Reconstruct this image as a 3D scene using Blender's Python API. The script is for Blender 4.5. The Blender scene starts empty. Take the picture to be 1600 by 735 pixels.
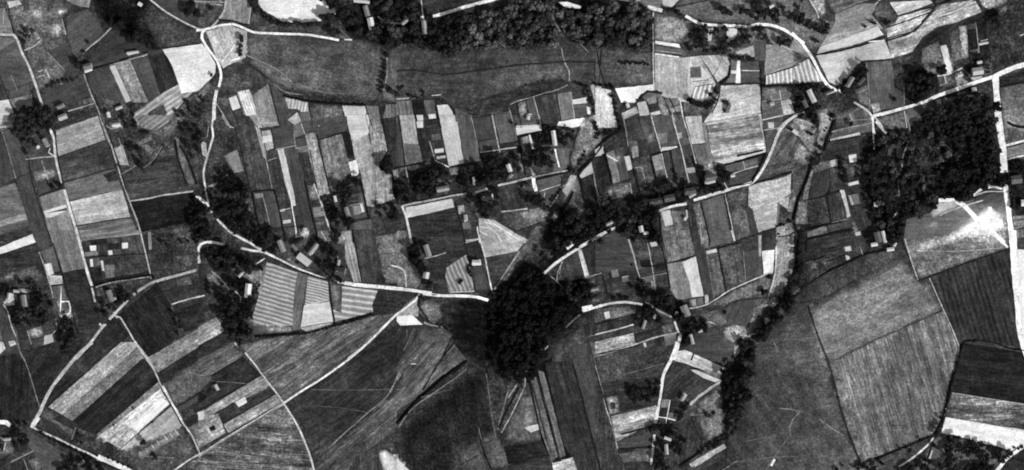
import bpy, bmesh, math, random
import numpy as np
R = math.radians
random.seed(7); RNG = np.random.RandomState(11)
sc = bpy.context.scene
COL = sc.collection

# ------------------------------------------------------------------ camera, light, exposure
M = 0.70                      # metres on the ground for one pixel of the 1600 x 735 photograph
CAM_H = 1800.0                # a survey aircraft looking straight down
cam_d = bpy.data.cameras.new('survey_camera')
cam = bpy.data.objects.new('survey_camera', cam_d); COL.objects.link(cam)
cam.location = (0, 0, CAM_H)
cam_d.sensor_width = 36.0
cam_d.lens = 36.0 * CAM_H / (1600 * M)
cam_d.clip_start = 10; cam_d.clip_end = 9000
sc.camera = cam
sc.render.resolution_x = 1024; sc.render.resolution_y = 470

SUN_EL = R(37)
SHX, SHY = -0.75, 0.66        # shadows fall to the upper left
n_ = math.hypot(SHX, SHY); SHX /= n_; SHY /= n_
w = bpy.data.worlds.new('World'); sc.world = w; w.use_nodes = True
nt = w.node_tree
sky = nt.nodes.new('ShaderNodeTexSky'); sky.sky_type = 'NISHITA'; sky.sun_disc = False
sky.sun_elevation = SUN_EL; sky.sun_rotation = math.atan2(-SHX, -SHY)
sky.altitude = 300; sky.dust_density = 1.0
bg = nt.nodes['Background']; bg.inputs[1].default_value = 0.09
hs = nt.nodes.new('ShaderNodeHueSaturation'); hs.inputs['Saturation'].default_value = 0.0   # panchromatic film: no colour in the light
nt.links.new(sky.outputs[0], hs.inputs['Color']); nt.links.new(hs.outputs[0], bg.inputs[0])
sl = bpy.data.lights.new('sun', 'SUN'); sl.energy = 3.7; sl.angle = R(0.5); sl.color = (1, 1, 1)
so = bpy.data.objects.new('sun', sl); COL.objects.link(so)
from mathutils import Vector
dirv = Vector((SHX * math.cos(SUN_EL), SHY * math.cos(SUN_EL), -math.sin(SUN_EL)))
so.rotation_euler = dirv.to_track_quat('-Z', 'Y').to_euler(); so.location = (400, -400, 900)
sc.view_settings.view_transform = 'Standard'; sc.view_settings.look = 'None'
sc.view_settings.gamma = 1; sc.view_settings.use_curve_mapping = False
sc.view_settings.exposure = 0.37
sc.cycles.filter_width = 1.95        # the softness of the old lens and film
ALB = 0.80                    # albedo that renders white

def lin(t):
    v = max(0.0, min(255.0, t)) / 255.0
    l = v / 12.92 if v <= 0.04045 else ((v + 0.055) / 1.055) ** 2.4
    return l
def alb(t): return max(0.006, min(0.85, lin(t) * ALB))

# ------------------------------------------------------------------ terrain
def seg_dist(X, Y, pts):
    d = np.full(np.shape(X), 1e9)
    for (ax, ay), (bx, by) in zip(pts[:-1], pts[1:]):
        vx, vy = bx - ax, by - ay
        L2 = vx * vx + vy * vy + 1e-9
        t = np.clip(((X - ax) * vx + (Y - ay) * vy) / L2, 0, 1)
        d = np.minimum(d, np.hypot(X - ax - t * vx, Y - ay - t * vy))
    return d
def flat(px, py): return ((px - 800) * M, (367.5 - py) * M)
VALLEYS = [  # polyline in photo pixels, depth, half width (m)
    ([(985, 150), (935, 230), (880, 300), (840, 370), (800, 440), (745, 560), (640, 650), (590, 740), (560, 850)], 7, 22),
    ([(1325, 90), (1305, 180), (1268, 260), (1245, 350), (1240, 430), (1190, 520), (1150, 590), (1140, 660), (1100, 760)], 7, 18),
    ([(290, 150), (272, 240), (300, 300), (330, 345), (345, 430)], 4, 16),
    ([(1250, 80), (1380, 62), (1440, 45), (1470, 10), (1480, -60)], 3, 10),
    ([(1400, 130), (1440, 70), (1500, 30), (1580, 5), (1650, -20)], 6, 16),
    ([(380, 100), (460, 145), (560, 152), (680, 158), (760, 160), (860, 130), (900, 124)], 4, 12)]
VW = [([flat(*p) for p in v], d, wd) for v, d, wd in VALLEYS]
def h_raw(X, Y):
    z = 3.0 * np.sin(X / 170.0 + 0.7) * np.cos(Y / 130.0) + 1.6 * np.sin(X / 61 + Y / 83 + 1.0) + 0.9 * np.cos(X / 37 - Y / 45)
    z = z + 0.35 * np.sin(X / 15 + 2 * np.sin(Y / 31)) * np.cos(Y / 17)
    z = z + 9.0 / (1 + np.exp(-(Y - 165) / 14.0)) * np.exp(-((X + 60) / 330.0) ** 4)
    for pts, d, wd in VW:
        z = z - d * np.exp(-(seg_dist(X, Y, pts) / wd) ** 2)
    return z
CELL = 4.0
NX, NY = 330, 172
GX0, GY0 = -NX * CELL / 2, -NY * CELL / 2
gx = GX0 + np.arange(NX + 1) * CELL; gy = GY0 + np.arange(NY + 1) * CELL
HX, HY = np.meshgrid(gx, gy)
HZ = h_raw(HX, HY)
def hz(x, y):
    """height of the triangulated ground sheet"""
    u = (x - GX0) / CELL; v = (y - GY0) / CELL
    i = int(math.floor(u)); j = int(math.floor(v))
    if i < 0 or j < 0 or i >= NX or j >= NY: return float(h_raw(np.float64(x), np.float64(y)))
    u -= i; v -= j
    a, b, c, d = HZ[j, i], HZ[j, i + 1], HZ[j + 1, i + 1], HZ[j + 1, i]
    if u >= v: return a + (b - a) * u + (c - b) * v
    return a + (c - d) * u + (d - a) * v
def gp(px, py):
    """point on the ground seen at a photo pixel (the relief is followed along the view ray)"""
    x, y = flat(px, py)
    for _ in range(3):
        k = (CAM_H - hz(*((x, y)))) / CAM_H
        fx, fy = flat(px, py); x, y = fx * k, fy * k
    return (x, y)

# ------------------------------------------------------------------ materials
def mnew(name):
    m = bpy.data.materials.new(name); m.use_nodes = True
    t = m.node_tree
    for n in list(t.nodes): t.nodes.remove(n)
    return m, t
def N(t, kind, **kw):
    n = t.nodes.new(kind)
    for k, v in kw.items():
        if k == 'ins':
            for a, b in v.items(): n.inputs[a].default_value = b
        else: setattr(n, k, v)
    return n
def math_(t, op, a, b=None, clamp=False):
    n = t.nodes.new('ShaderNodeMath'); n.operation = op; n.use_clamp = clamp
    for i, s in enumerate((a, b)):
        if s is None: continue
        if isinstance(s, (int, float)): n.inputs[i].default_value = s
        else: t.links.new(s, n.inputs[i])
    return n.outputs[0]
def land_material():
    m, t = mnew('land'); L = t.links.new
    tone = N(t, 'ShaderNodeAttribute', attribute_name='tone').outputs['Fac']
    p1 = N(t, 'ShaderNodeSeparateXYZ'); L(N(t, 'ShaderNodeAttribute', attribute_name='rows').outputs['Vector'], p1.inputs[0])
    p2 = N(t, 'ShaderNodeSeparateXYZ'); L(N(t, 'ShaderNodeAttribute', attribute_name='patch').outputs['Vector'], p2.inputs[0])
    geo = N(t, 'ShaderNodeNewGeometry')
    sx = N(t, 'ShaderNodeSeparateXYZ'); L(geo.outputs['Position'], sx.inputs[0])
    X, Y = sx.outputs[0], sx.outputs[1]
    ang = p1.outputs[0]
    ca = math_(t, 'COSINE', ang); sa = math_(t, 'SINE', ang)
    U = math_(t, 'ADD', math_(t, 'MULTIPLY', X, ca), math_(t, 'MULTIPLY', Y, sa))       # along the rows
    V = math_(t, 'SUBTRACT', math_(t, 'MULTIPLY', Y, ca), math_(t, 'MULTIPLY', X, sa))  # across the rows
    seed = p2.outputs[2]
    def noise(vec, scale, detail, rough=0.6, lac=2.0):
        n = N(t, 'ShaderNodeTexNoise', ins={'Scale': scale, 'Detail': detail, 'Roughness': rough})
        L(vec, n.inputs['Vector']); return math_(t, 'SUBTRACT', n.outputs['Fac'], 0.5)
    cb = N(t, 'ShaderNodeCombineXYZ'); L(X, cb.inputs[0]); L(Y, cb.inputs[1]); L(seed, cb.inputs[2])
    pos = cb.outputs[0]
    big = noise(pos, 0.020, 4, 0.6); mid = noise(pos, 0.10, 5, 0.7); fine = noise(pos, 0.42, 3, 0.75)
    # streaks drawn out along the tillage
    cs = N(t, 'ShaderNodeCombineXYZ'); L(math_(t, 'MULTIPLY', U, 0.06), cs.inputs[0]); L(math_(t, 'MULTIPLY', V, 0.55), cs.inputs[1]); L(seed, cs.inputs[2])
    streak = noise(cs.outputs[0], 1.0, 3, 0.6)
    cl = N(t, 'ShaderNodeCombineXYZ'); L(math_(t, 'MULTIPLY', U, 0.012), cl.inputs[0]); L(math_(t, 'MULTIPLY', V, 0.13), cl.inputs[1]); L(math_(t, 'ADD', seed, 7.0), cl.inputs[2])
    streak = math_(t, 'ADD', streak, math_(t, 'MULTIPLY', noise(cl.outputs[0], 1.0, 2, 0.5), 0.8))
    # sown rows / swaths
    wob = math_(t, 'MULTIPLY', noise(pos, 0.07, 2), 2.6)
    ph = math_(t, 'MULTIPLY', math_(t, 'DIVIDE', math_(t, 'ADD', V, wob), p1.outputs[2]), 2 * math.pi)
    s = math_(t, 'ADD', math_(t, 'MULTIPLY', math_(t, 'SINE', ph), 0.5), 0.5)
    s = math_(t, 'POWER', s, 2.6)
    brk = math_(t, 'ADD', math_(t, 'MULTIPLY', mid, 1.6), 0.85, True)
    row = math_(t, 'MULTIPLY', math_(t, 'MULTIPLY', s, p1.outputs[1]), brk)
    amp = p2.outputs[0]
    wd = N(t, 'ShaderNodeTexVoronoi', ins={'Scale': 0.33, 'Randomness': 1.0}); L(pos, wd.inputs['Vector'])
    clod = math_(t, 'SUBTRACT', 0.42, wd.outputs['Distance'])
    var = math_(t, 'ADD', math_(t, 'MULTIPLY', big, 2.6), math_(t, 'MULTIPLY', mid, 3.6))
    var = math_(t, 'ADD', var, math_(t, 'MULTIPLY', fine, 4.6))
    var = math_(t, 'ADD', var, math_(t, 'MULTIPLY', clod, 0.5))
    var = math_(t, 'ADD', var, math_(t, 'MULTIPLY', math_(t, 'MULTIPLY', streak, 5.0), p2.outputs[1]))
    gain = math_(t, 'ADD', math_(t, 'EXPONENT', math_(t, 'MULTIPLY', var, amp)), row)
    # scattered tufts and dark clods
    vor = N(t, 'ShaderNodeTexVoronoi', ins={'Scale': 0.16, 'Randomness': 1.0}); L(pos, vor.inputs['Vector'])
    tuft = math_(t, 'LESS_THAN', vor.outputs['Distance'], math_(t, 'MULTIPLY', math_(t, 'MAXIMUM', math_(t, 'ADD', big, 0.04), 0.0), 1.5))
    gain = math_(t, 'SUBTRACT', gain, math_(t, 'MULTIPLY', math_(t, 'MULTIPLY', tuft, amp), 0.3))
    gain = math_(t, 'MAXIMUM', gain, 0.2)
    c = math_(t, 'MINIMUM', math_(t, 'MULTIPLY', tone, gain), 0.9)
    cc = N(t, 'ShaderNodeCombineColor'); [L(c, cc.inputs[i]) for i in range(3)]
    bmp = N(t, 'ShaderNodeBump', ins={'Strength': 0.6, 'Distance': 0.5}); L(math_(t, 'ADD', mid, fine), bmp.inputs['Height'])
    bs = N(t, 'ShaderNodeBsdfDiffuse'); L(cc.outputs[0], bs.inputs[0]); L(bmp.outputs[0], bs.inputs['Normal'])
    o = N(t, 'ShaderNodeOutputMaterial'); L(bs.outputs[0], o.inputs[0])
    return m
def tone_material(name, scale, amp, attr=True, col=0.3, rough=0.85, spec=0.1, transl=False):
    m, t = mnew(name); L = t.links.new
    geo = N(t, 'ShaderNodeNewGeometry')
    n = N(t, 'ShaderNodeTexNoise', ins={'Scale': scale, 'Detail': 4, 'Roughness': 0.65}); L(geo.outputs['Position'], n.inputs['Vector'])
    g = math_(t, 'ADD', math_(t, 'MULTIPLY', math_(t, 'SUBTRACT', n.outputs['Fac'], 0.5), amp), 1.0)
    oi = N(t, 'ShaderNodeObjectInfo')
    if attr: base = N(t, 'ShaderNodeAttribute', attribute_name='tone').outputs['Fac']
    else:
        base = math_(t, 'MULTIPLY', math_(t, 'ADD', math_(t, 'MULTIPLY', oi.outputs['Random'], 0.5), 0.75), col)
    v = math_(t, 'MINIMUM', math_(t, 'MAXIMUM', math_(t, 'MULTIPLY', base, g), 0.002), 0.9)
    cc = N(t, 'ShaderNodeCombineColor'); [L(v, cc.inputs[i]) for i in range(3)]
    bs = N(t, 'ShaderNodeBsdfPrincipled', ins={'Roughness': rough, 'Specular IOR Level': spec}); L(cc.outputs[0], bs.inputs['Base Color'])
    o = N(t, 'ShaderNodeOutputMaterial'); L(bs.outputs[0], o.inputs[0])
    return m
LAND = land_material()
LEAF = tone_material('foliage', 0.35, 1.1)
BARK = tone_material('bark', 1.5, 0.5, False, 0.06)
ROADM = tone_material('gravel_road', 0.25, 0.55)
ROOF = tone_material('roof_tiles', 0.9, 0.5)
WALL = tone_material('plaster_wall', 0.7, 0.3, False, 0.42)
WOODM = tone_material('painted_wood', 1.0, 0.4, False, 0.12)
GLASS = tone_material('window_glass', 0.5, 0.2, False, 0.03, 0.15, 0.5)

# ------------------------------------------------------------------ object helpers
def mesh_obj(name, verts, faces, mat, parent=None, tone=None, loc=None, smooth=False):
    me = bpy.data.meshes.new(name)
    me.from_pydata([tuple(v) for v in verts], [], faces); me.materials.append(mat)
    if tone is not None:
        a = me.attributes.new('tone', 'FLOAT', 'POINT')
        a.data.foreach_set('value', np.broadcast_to(np.asarray(tone, dtype=np.float32), (len(me.vertices),)).copy())
    if smooth: me.polygons.foreach_set('use_smooth', [True] * len(me.polygons))
    me.update()
    o = bpy.data.objects.new(name, me); COL.objects.link(o)
    if parent: o.parent = parent
    if loc is not None: o.location = loc
    return o
def tag(o, label=None, cat=None, group=None, kind=None):
    if label: o['label'] = label
    if cat: o['category'] = cat
    if group: o['group'] = group
    if kind: o['kind'] = kind
    return o
def empty(name, loc, rz=0, s=1):
    o = bpy.data.objects.new(name, None); COL.objects.link(o); o.empty_display_size = 2
    o.location = loc; o.rotation_euler = (0, 0, rz); o.scale = (s, s, s) if isinstance(s, (int, float)) else s
    return o

# ------------------------------------------------------------------ the survey: everything is listed in 3.675 x enlarged photo tiles
Z = 3.675
TX = TY = 0; TS = Z
def T(x, y, s=Z):
    global TX, TY, TS
    TX, TY, TS = x, y, s
def pp(s, push=True):
    out = []
    for q in s.split():
        a, b = q.split(',')
        out.append((TX + float(a) / TS, TY + float(b) / TS))
    if not push: return out
    def edge(p): return p[0] < 3 or p[0] > 1597 or p[1] < 3 or p[1] > 732
    def shove(p):
        x, y = p
        return (-70 if x < 3 else 1670 if x > 1597 else x, -60 if y < 3 else 795 if y > 732 else y)
    res = []; n = len(out)
    for i, p in enumerate(out):
        if not edge(p): res.append(p); continue
        if not edge(out[i - 1]): res.append(p)
        res.append(shove(p))
        if not edge(out[(i + 1) % n]): res.append(p)
    return res
def run_on(pts):
    """a road that reaches the frame edge runs on beyond it"""
    pts = list(pts)
    def edge(p): return p[0] < 5 or p[0] > 1595 or p[1] < 5 or p[1] > 730
    for e in (0, -1):
        p = pts[e]
        if edge(p):
            q = pts[1 if e == 0 else -2]; L = math.hypot(p[0] - q[0], p[1] - q[1]) + 1e-6
            r = (p[0] + (p[0] - q[0]) / L * 70, p[1] + (p[1] - q[1]) / L * 70)
            pts.insert(0, r) if e == 0 else pts.append(r)
    return pts
FIELDS, ROADS, HOUSES, HEDGES, TREES, WOODS, BLOBS = [], [], [], [], [], [], []
def F(tone, s, tex=''): FIELDS.append([tone, pp(s), tex])
def P(tone, wd, s, name=None): ROADS.append([tone, wd / TS, run_on(pp(s, False)), name])
def B(x, y, rx, ry, d, ang=0): BLOBS.append((TX + x / TS, TY + y / TS, rx / TS, ry / TS, d, ang))
def H(x, y, l, wd, ang, roof, label, kind='house', ht=4.2): HOUSES.append([TX + x / TS, TY + y / TS, l / TS * M, wd / TS * M, ang, roof, label, kind, ht])
def HD(s, label, wd=7, ht=2.0, tone=30): HEDGES.append([pp(s, False), wd / TS * M, ht, label, tone])
def TR(s, label, group, tone=34):
    l = []
    for q in s.split():
        a, b, r = q.split(',')
        l.append((TX + float(a) / TS, TY + float(b) / TS, float(r) / TS * M))
    TREES.append(['pts', l, label, group, tone])
def TL(s, n, r, label, group, tone=34, jit=0.35): TREES.append(['line', pp(s, False), n, r / TS * M, label, group, tone, jit])
def TC(s, n, r, label, group, tone=34): TREES.append(['area', pp(s, False), n, r / TS * M, label, group, tone])
def WD(s, r, tone, label, gap=0.0, ht=1.0): WOODS.append([pp(s), r / TS * M, tone, label, gap, ht])
def GP(s, nu, nv, lo, hi, seed):
    """a kitchen garden cut into small beds"""
    a, b, c, d = pp(s, False); rg = random.Random(seed)
    def q(u, v):
        return ((a[0] * (1 - u) + b[0] * u) * (1 - v) + (d[0] * (1 - u) + c[0] * u) * v,
                (a[1] * (1 - u) + b[1] * u) * (1 - v) + (d[1] * (1 - u) + c[1] * u) * v)
    us = [0] + sorted((i + rg.uniform(-.2, .2)) / nu for i in range(1, nu)) + [1]
    for i in range(nu):
        vs = [0] + sorted((j + rg.uniform(-.25, .25)) / nv for j in range(1, nv)) + [1]
        for j in range(nv):
            e = 0.03
            FIELDS.append([rg.uniform(lo, hi), [q(us[i] + e, vs[j] + e), q(us[i + 1] - e, vs[j] + e), q(us[i + 1] - e, vs[j + 1] - e), q(us[i] + e, vs[j + 1] - e)], ''])
# ================================================================== FIELDS (grey value, outline, texture)
# ---- upper left
T(0, 0)
F(90, "0,0 370,0 400,60 370,90 380,210 430,340 490,390 370,430 220,440 150,290 100,200 75,160 30,45 0,50", 'm')
F(112, "0,50 28,48 72,160 78,195 0,195"); F(185, "42,12 105,0 125,25 52,48"); F(60, "130,0 160,0 170,60 135,60")
F(120, "380,0 520,0 512,45 440,32"); F(72, "385,95 500,52 560,110 600,200 430,340 385,210")
F(30, "520,0 860,0 850,130 900,230 920,300 850,290 700,200 640,150 560,100", 'm'); F(56, "500,350 640,170 750,200 850,290 600,370 490,390")
F(60, "865,0 1176,0 1176,160 1040,120 940,60"); F(66, "860,20 1040,130 1150,175 1170,250 910,290 850,160", 'm')
F(85, "1020,0 1176,0 1176,60 1020,60", 'm')
F(50, "1110,535 1176,505 1176,735 930,735", 'm')
F(62, "490,430 625,385 750,590 570,625"); F(112, "660,365 748,350 852,588 760,590", 'g'); F(185, "630,385 660,370 752,580 722,590")
F(68, "748,350 850,325 922,545 855,588"); F(38, "850,312 935,285 1035,470 960,530 922,545")
F(142, "760,660 940,530 1040,480 1108,530 1040,600 930,735 800,735", 'r 36 26'); F(60, "790,735 860,640 940,600 960,650 890,735")
F(72, "0,235 90,217 150,360 190,460 50,520 0,470"); F(105, "0,215 85,208 88,235 0,290"); F(62, "50,520 185,472 192,498 170,540 55,568")
F(190, "0,580 48,572 80,650 80,735 0,735"); F(118, "52,572 168,545 190,620 100,640")
F(95, "150,290 230,270 270,300 370,430 340,480 300,500 215,515 190,440 170,380", 'm'); F(60, "260,300 400,240 430,340 470,400 370,420 290,330")
F(125, "345,480 425,478 430,520 360,540"); F(60, "265,520 480,440 530,540 385,620 250,590"); GP("380,600 530,560 545,620 395,650", 5, 2, 40, 100, 3)
F(45, "590,560 720,600 760,660 800,735 600,735 570,640", 'm'); F(120, "620,690 700,690 690,720 640,735", 'm')
F(60, "860,300 935,283 935,300 865,330"); F(75, "20,180 80,195 90,215 0,222")
B(205, 85, 40, 30, 70); B(325, 175, 30, 28, 120); B(290, 90, 20, 20, 40); B(330, 390, 40, 40, 25); B(100, 80, 40, 30, 20); B(360, 68, 14, 14, 110)
B(780, 215, 50, 22, -25); B(700, 90, 60, 50, -12); B(830, 120, 40, 50, 18)
T(0, 180)
F(140, "318,88 562,5 605,143 336,238"); F(54, "336,242 606,148 660,303 367,383"); F(98, "368,390 660,308 700,425 402,493")
F(45, "590,345 660,312 690,375 625,385"); F(158, "402,497 702,428 750,588 442,633"); F(92, "442,638 750,592 800,690 452,700", 'r 14 40'); F(118, "452,702 800,692 820,735 456,735", 'r 10 30')
F(60, "0,90 15,95 92,360 0,410"); F(66, "18,92 78,68 150,250 163,333 95,358"); F(112, "0,418 86,390 145,558 0,603")
F(130, "0,607 147,560 158,598 0,655"); F(85, "0,640 158,600 168,636 0,690"); F(48, "0,690 168,638 184,680 0,728")
F(128, "0,607 147,562 152,580 0,628"); F(62, "95,365 162,338 200,440 300,735 206,735 148,570")
F(60, "165,260 310,240 352,398 225,463"); F(128, "190,325 312,305 325,345 205,392", 'm'); F(122, "226,470 366,425 440,735 298,735", '')
F(200, "250,552 380,515 390,545 300,588 265,590"); F(70, "262,567 385,530 388,548 300,560")
F(52, "605,110 720,90 790,290 680,328", 'm'); F(150, "655,190 702,172 740,290 690,285"); F(54, "690,345 800,300 880,280 1000,150 1050,260 1100,430 742,485", '')
F(30, "748,502 1110,444 1130,590 1000,650 806,670"); F(48, "808,672 1130,600 1176,640 1176,735 822,735", 'm')
F(50, "690,60 1000,60 1000,150 960,200 820,310 790,290", 'm'); F(70, "780,20 860,80 960,40 980,0 1090,0 1000,110 940,150 860,110 800,80", 'm')
F(115, "800,0 980,0 968,42 885,92 810,66 775,10", 'r 38 24'); F(115, "810,175 845,165 890,205 850,215", 'm'); F(110, "780,155 860,125 880,140 800,175", 'm')
F(90, "1000,130 1030,130 1085,300 1120,400 1090,410 1040,300", 'm')
F(110, "20,0 90,0 70,50 0,70"); B(680, 60, 35, 18, 90); B(700, 230, 25, 50, 25); B(350, 560, 60, 20, 20); B(500, 540, 120, 30, 12)
B(960, 400, 60, 40, 8); B(870, 600, 60, 30, 10); B(1050, 680, 60, 30, 25)
T(0, 360)
F(52, "0,140 205,75 272,290 0,300"); F(108, "0,292 10,265 60,235 110,228 160,206 205,200 245,245 262,292", 'm'); F(225, "0,98 186,22 206,70 0,137")
F(58, "188,22 280,0 305,92 228,115"); F(80, "228,122 306,95 345,238 312,250 275,200", ''); F(212, "256,195 294,188 310,250 272,262"); F(175, "282,258 355,262 360,308 292,318", 'g')
F(92, "302,322 362,316 386,400 308,392"); F(110, "286,0 430,0 492,218 362,243"); F(41, "358,246 492,222 550,440 575,530 440,735 120,735 330,660 440,600 455,520 400,400")
F(50, "470,60 600,45 800,25 852,240 700,270 530,300"); F(120, "455,0 800,0 800,25 600,45 470,60", 'r 8 30'); F(35, "515,58 610,50 612,80 520,85"); F(225, "515,90 552,87 553,117 520,120"); F(228, "700,74 734,71 736,103 702,106")
F(38, "620,78 695,74 697,108 622,112"); F(48, "475,92 513,90 516,118 478,121"); F(122, "487,126 560,120 566,143 492,153"); F(40, "572,120 615,117 618,145 572,150"); F(205, "620,117 645,115 647,140 624,143")
F(222, "516,167 532,165 537,208 520,210"); F(85, "538,165 570,160 574,200 545,212"); F(205, "577,175 592,175 600,235 588,232"); F(105, "602,200 658,197 660,268 608,275"); F(38, "512,216 580,215 592,280 530,300")
F(60, "660,150 840,130 850,238 700,268", 'm'); F(45, "802,20 1176,0 1176,60 1120,225 885,290 852,230", 'm'); F(120, "850,8 866,10 872,110 856,112"); F(60, "1000,150 1110,140 1130,215 990,250", 'm')
F(48, "550,335 740,300 862,282 755,380 640,450 560,480", 'm'); F(34, "680,485 890,312 1000,470 1035,600 870,735 835,735")
F(37, "610,520 662,502 745,603 600,735 480,735"); F(45, "912,310 1105,255 1176,290 1176,380 985,425"); F(92, "1010,290 1090,266 1104,310 1020,322", 'm'); F(37, "992,440 1176,390 1176,540 1062,588")
F(60, "0,440 40,470 100,580 130,735 0,735"); F(55, "95,580 300,540 332,660 180,682"); F(140, "152,575 240,547 250,608 172,620", 'm'); F(172, "256,606 298,596 310,640 252,658"); F(190, "0,640 18,645 32,680 0,712"); F(150, "48,640 82,632 96,655 60,668")
F(190, "20,415 50,375 78,362 84,428 40,435", 'm'); F(170, "80,340 130,335 190,345 190,362 130,360 90,358", 'm'); F(70, "325,405 400,400 415,480 370,505 345,500 325,450", 'm')
B(380, 485, 35, 16, 120); B(345, 420, 18, 25, 90); B(240, 610, 40, 30, 10); B(1040, 655, 60, 40, 15)
T(0, 535)
F(36, "0,80 105,60 125,70 222,355 190,450 0,450"); F(40, "130,70 300,0 505,0 300,220 232,350"); F(38, "535,0 695,0 278,370 245,370 300,270")
F(142, "278,372 695,0 772,0 790,30 362,418", 'g'); F(112, "364,420 790,34 826,92 422,455", 'g'); F(37, "424,457 830,97 910,222 552,530 470,500"); F(122, "552,532 912,226 925,258 640,485 575,540", 'g')
F(170, "562,540 650,478 925,262 978,352 692,610", 'g'); F(240, "745,482 930,318 972,352 790,515"); F(150, "694,612 985,366 1045,480 765,655", ''); F(72, "700,620 1042,484 1132,622 1000,735 790,735", 'm')
F(105, "790,640 1018,505 1035,530 812,672"); F(46, "450,490 552,535 705,620 800,690 792,735 740,735 600,650 450,570", 'm'); F(75, "225,400 270,380 440,500 412,555 215,490", 'm'); F(48, "245,440 330,470 410,550 300,540 235,490")
F(40, "360,425 455,485 440,510 300,440"); F(118, "845,92 1176,-100 1176,5 905,177", 'g'); F(41, "907,182 1176,10 1176,90 928,235"); F(92, "932,240 1130,102 1176,95 1176,270 1010,370", 'm'); F(58, "1012,374 1176,275 1176,310 1030,402")
F(50, "1040,402 1100,367 1120,410 1062,450", 'm'); F(42, "1102,368 1176,330 1176,378 1130,405"); F(38, "1062,452 1120,414 1143,445 1080,488"); F(185, "1130,407 1176,387 1176,430 1155,440"); F(115, "1082,492 1176,440 1176,600 1140,600", 'm')
F(72, "165,510 380,640 405,735 240,735 150,560"); F(42, "60,690 188,627 245,735 62,735"); F(90, "0,545 70,540 90,640 0,655", 'm'); F(60, "380,640 600,700 640,735 400,735", 'm'); F(85, "900,660 1130,650 990,735 800,735", 'm'); F(110, "165,680 215,650 235,735 190,735", 'm')
B(460, 160, 90, 50, 15, 40); B(600, 60, 60, 60, 8)

# ---- left centre
T(310, 0)
F(75, "0,0 150,0 100,110 60,160 0,160", 'm'); F(128, "166,0 302,0 290,138 112,112 148,72"); F(68, "302,40 360,85 450,132 720,148 830,170 900,235 805,222 700,205 480,190 320,180 292,140", 'm')
F(228, "345,0 725,0 750,45 800,60 795,80 710,120 600,130 480,125 430,90 370,60 345,20", 'w'); F(30, "725,0 1176,0 1176,300 960,240 880,225 810,170 800,80 750,45", 'm')
F(228, "-205,285 20,252 60,300 100,370 97,420 60,465 0,525 -97,537 -110,490 -150,380", 'w')
F(150, "42,182 180,145 280,182 272,330 140,390 100,322"); F(74, "280,180 480,195 820,232 960,232 1080,290 1040,560 960,595 640,570 480,520 400,450 272,335", 'M')
F(40, "440,470 560,505 700,530 900,540 962,600 900,605 820,595 640,590 490,552", 'm'); F(60, "140,395 250,340 390,440 490,550 400,480 280,510 180,550 140,540 110,480", 'm'); F(78, "1085,290 1176,260 1176,590 1050,580", 'M')
F(50, "0,535 90,500 100,640 185,735 0,735", 'm'); F(70, "110,560 190,560 260,735 190,735 120,620", 'm')
F(200, "175,565 218,548 242,620 197,635"); F(60, "190,640 240,630 262,735 210,735"); F(165, "225,530 292,515 365,735 298,735", 'r 108 14'); F(125, "294,515 310,550 400,482 462,720 365,735", ''); F(60, "402,482 490,552 522,640 552,735 465,735")
F(165, "490,552 626,582 632,640 592,645 570,627 518,625", 'r 82 19'); F(160, "514,690 568,645 592,700 555,720"); F(60, "520,628 570,630 514,688"); F(84, "632,590 822,600 862,735 652,735", 'm'); F(200, "824,602 955,606 980,735 862,735", 'w'); F(115, "957,607 1032,610 1052,735 982,735")
F(108, "1078,602 1176,597 1176,668 1060,680", 'r 95 18'); F(30, "1055,683 1140,676 1152,735 1060,735"); F(150, "1142,675 1176,667 1176,735 1156,735"); F(90, "575,650 640,640 652,735 598,735")
F(110, "-30,540 60,470 80,500 0,600", 'm')
B(640, 250, 70, 25, -24); B(450, 320, 60, 35, -22); B(580, 362, 30, 20, -22); B(800, 360, 60, 50, -28); B(600, 465, 50, 18, -20); B(820, 500, 95, 30, -25); B(980, 480, 30, 30, -15); B(100, 240, 50, 40, 20); B(780, 650, 50, 30, 40); B(345, 600, 40, 30, 20)
B(490, 310, 8, 6, 120); B(700, 430, 80, 20, 8)
T(310, 180)
F(50, "0,0 205,0 240,150 300,430 350,735 0,735", 'm'); F(118, "150,235 222,200 262,322 205,332"); F(150, "15,150 45,160 50,245 25,230"); F(150, "50,410 120,382 90,415"); F(60, "0,690 40,660 20,735 0,735")
F(60, "207,0 325,10 352,90 382,260 430,428 300,442 240,150", 'g'); F(155, "325,60 352,80 385,200 392,262 375,240"); F(150, "362,92 425,85 432,190 392,205", 'w'); F(212, "368,122 420,114 430,150 372,162"); F(125, "290,0 450,0 462,60 330,60")
F(48, "388,208 445,197 492,350 520,540 442,560 430,428 392,270"); F(62, "420,78 545,60 555,170 442,195"); F(178, "456,202 490,192 520,330 545,430 565,518 540,524 500,400", 'w'); F(58, "492,192 560,176 602,350 640,500 680,650 575,640 562,530 545,430")
F(92, "547,60 590,48 610,110 552,130"); F(60, "557,140 617,126 626,166 562,180"); F(102, "562,182 630,170 636,210 572,216"); F(44, "577,218 640,212 665,365 612,370"); F(122, "612,108 670,100 755,452 692,462 636,230", 'g')
F(66, "595,40 680,30 868,5 850,90 685,140 670,100 610,105"); F(108, "690,146 828,105 862,250 880,330 770,400 757,440", 'g'); F(72, "740,330 852,325 790,440 760,430", 'g'); F(33, "826,104 865,98 895,240 860,250")
F(225, "862,272 915,252 922,335 882,352"); F(150, "872,98 975,110 1000,200 1020,400 1010,530 962,520 932,330 898,240", 'w'); F(200, "850,0 985,0 978,105 895,152 868,98", 'w')
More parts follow.
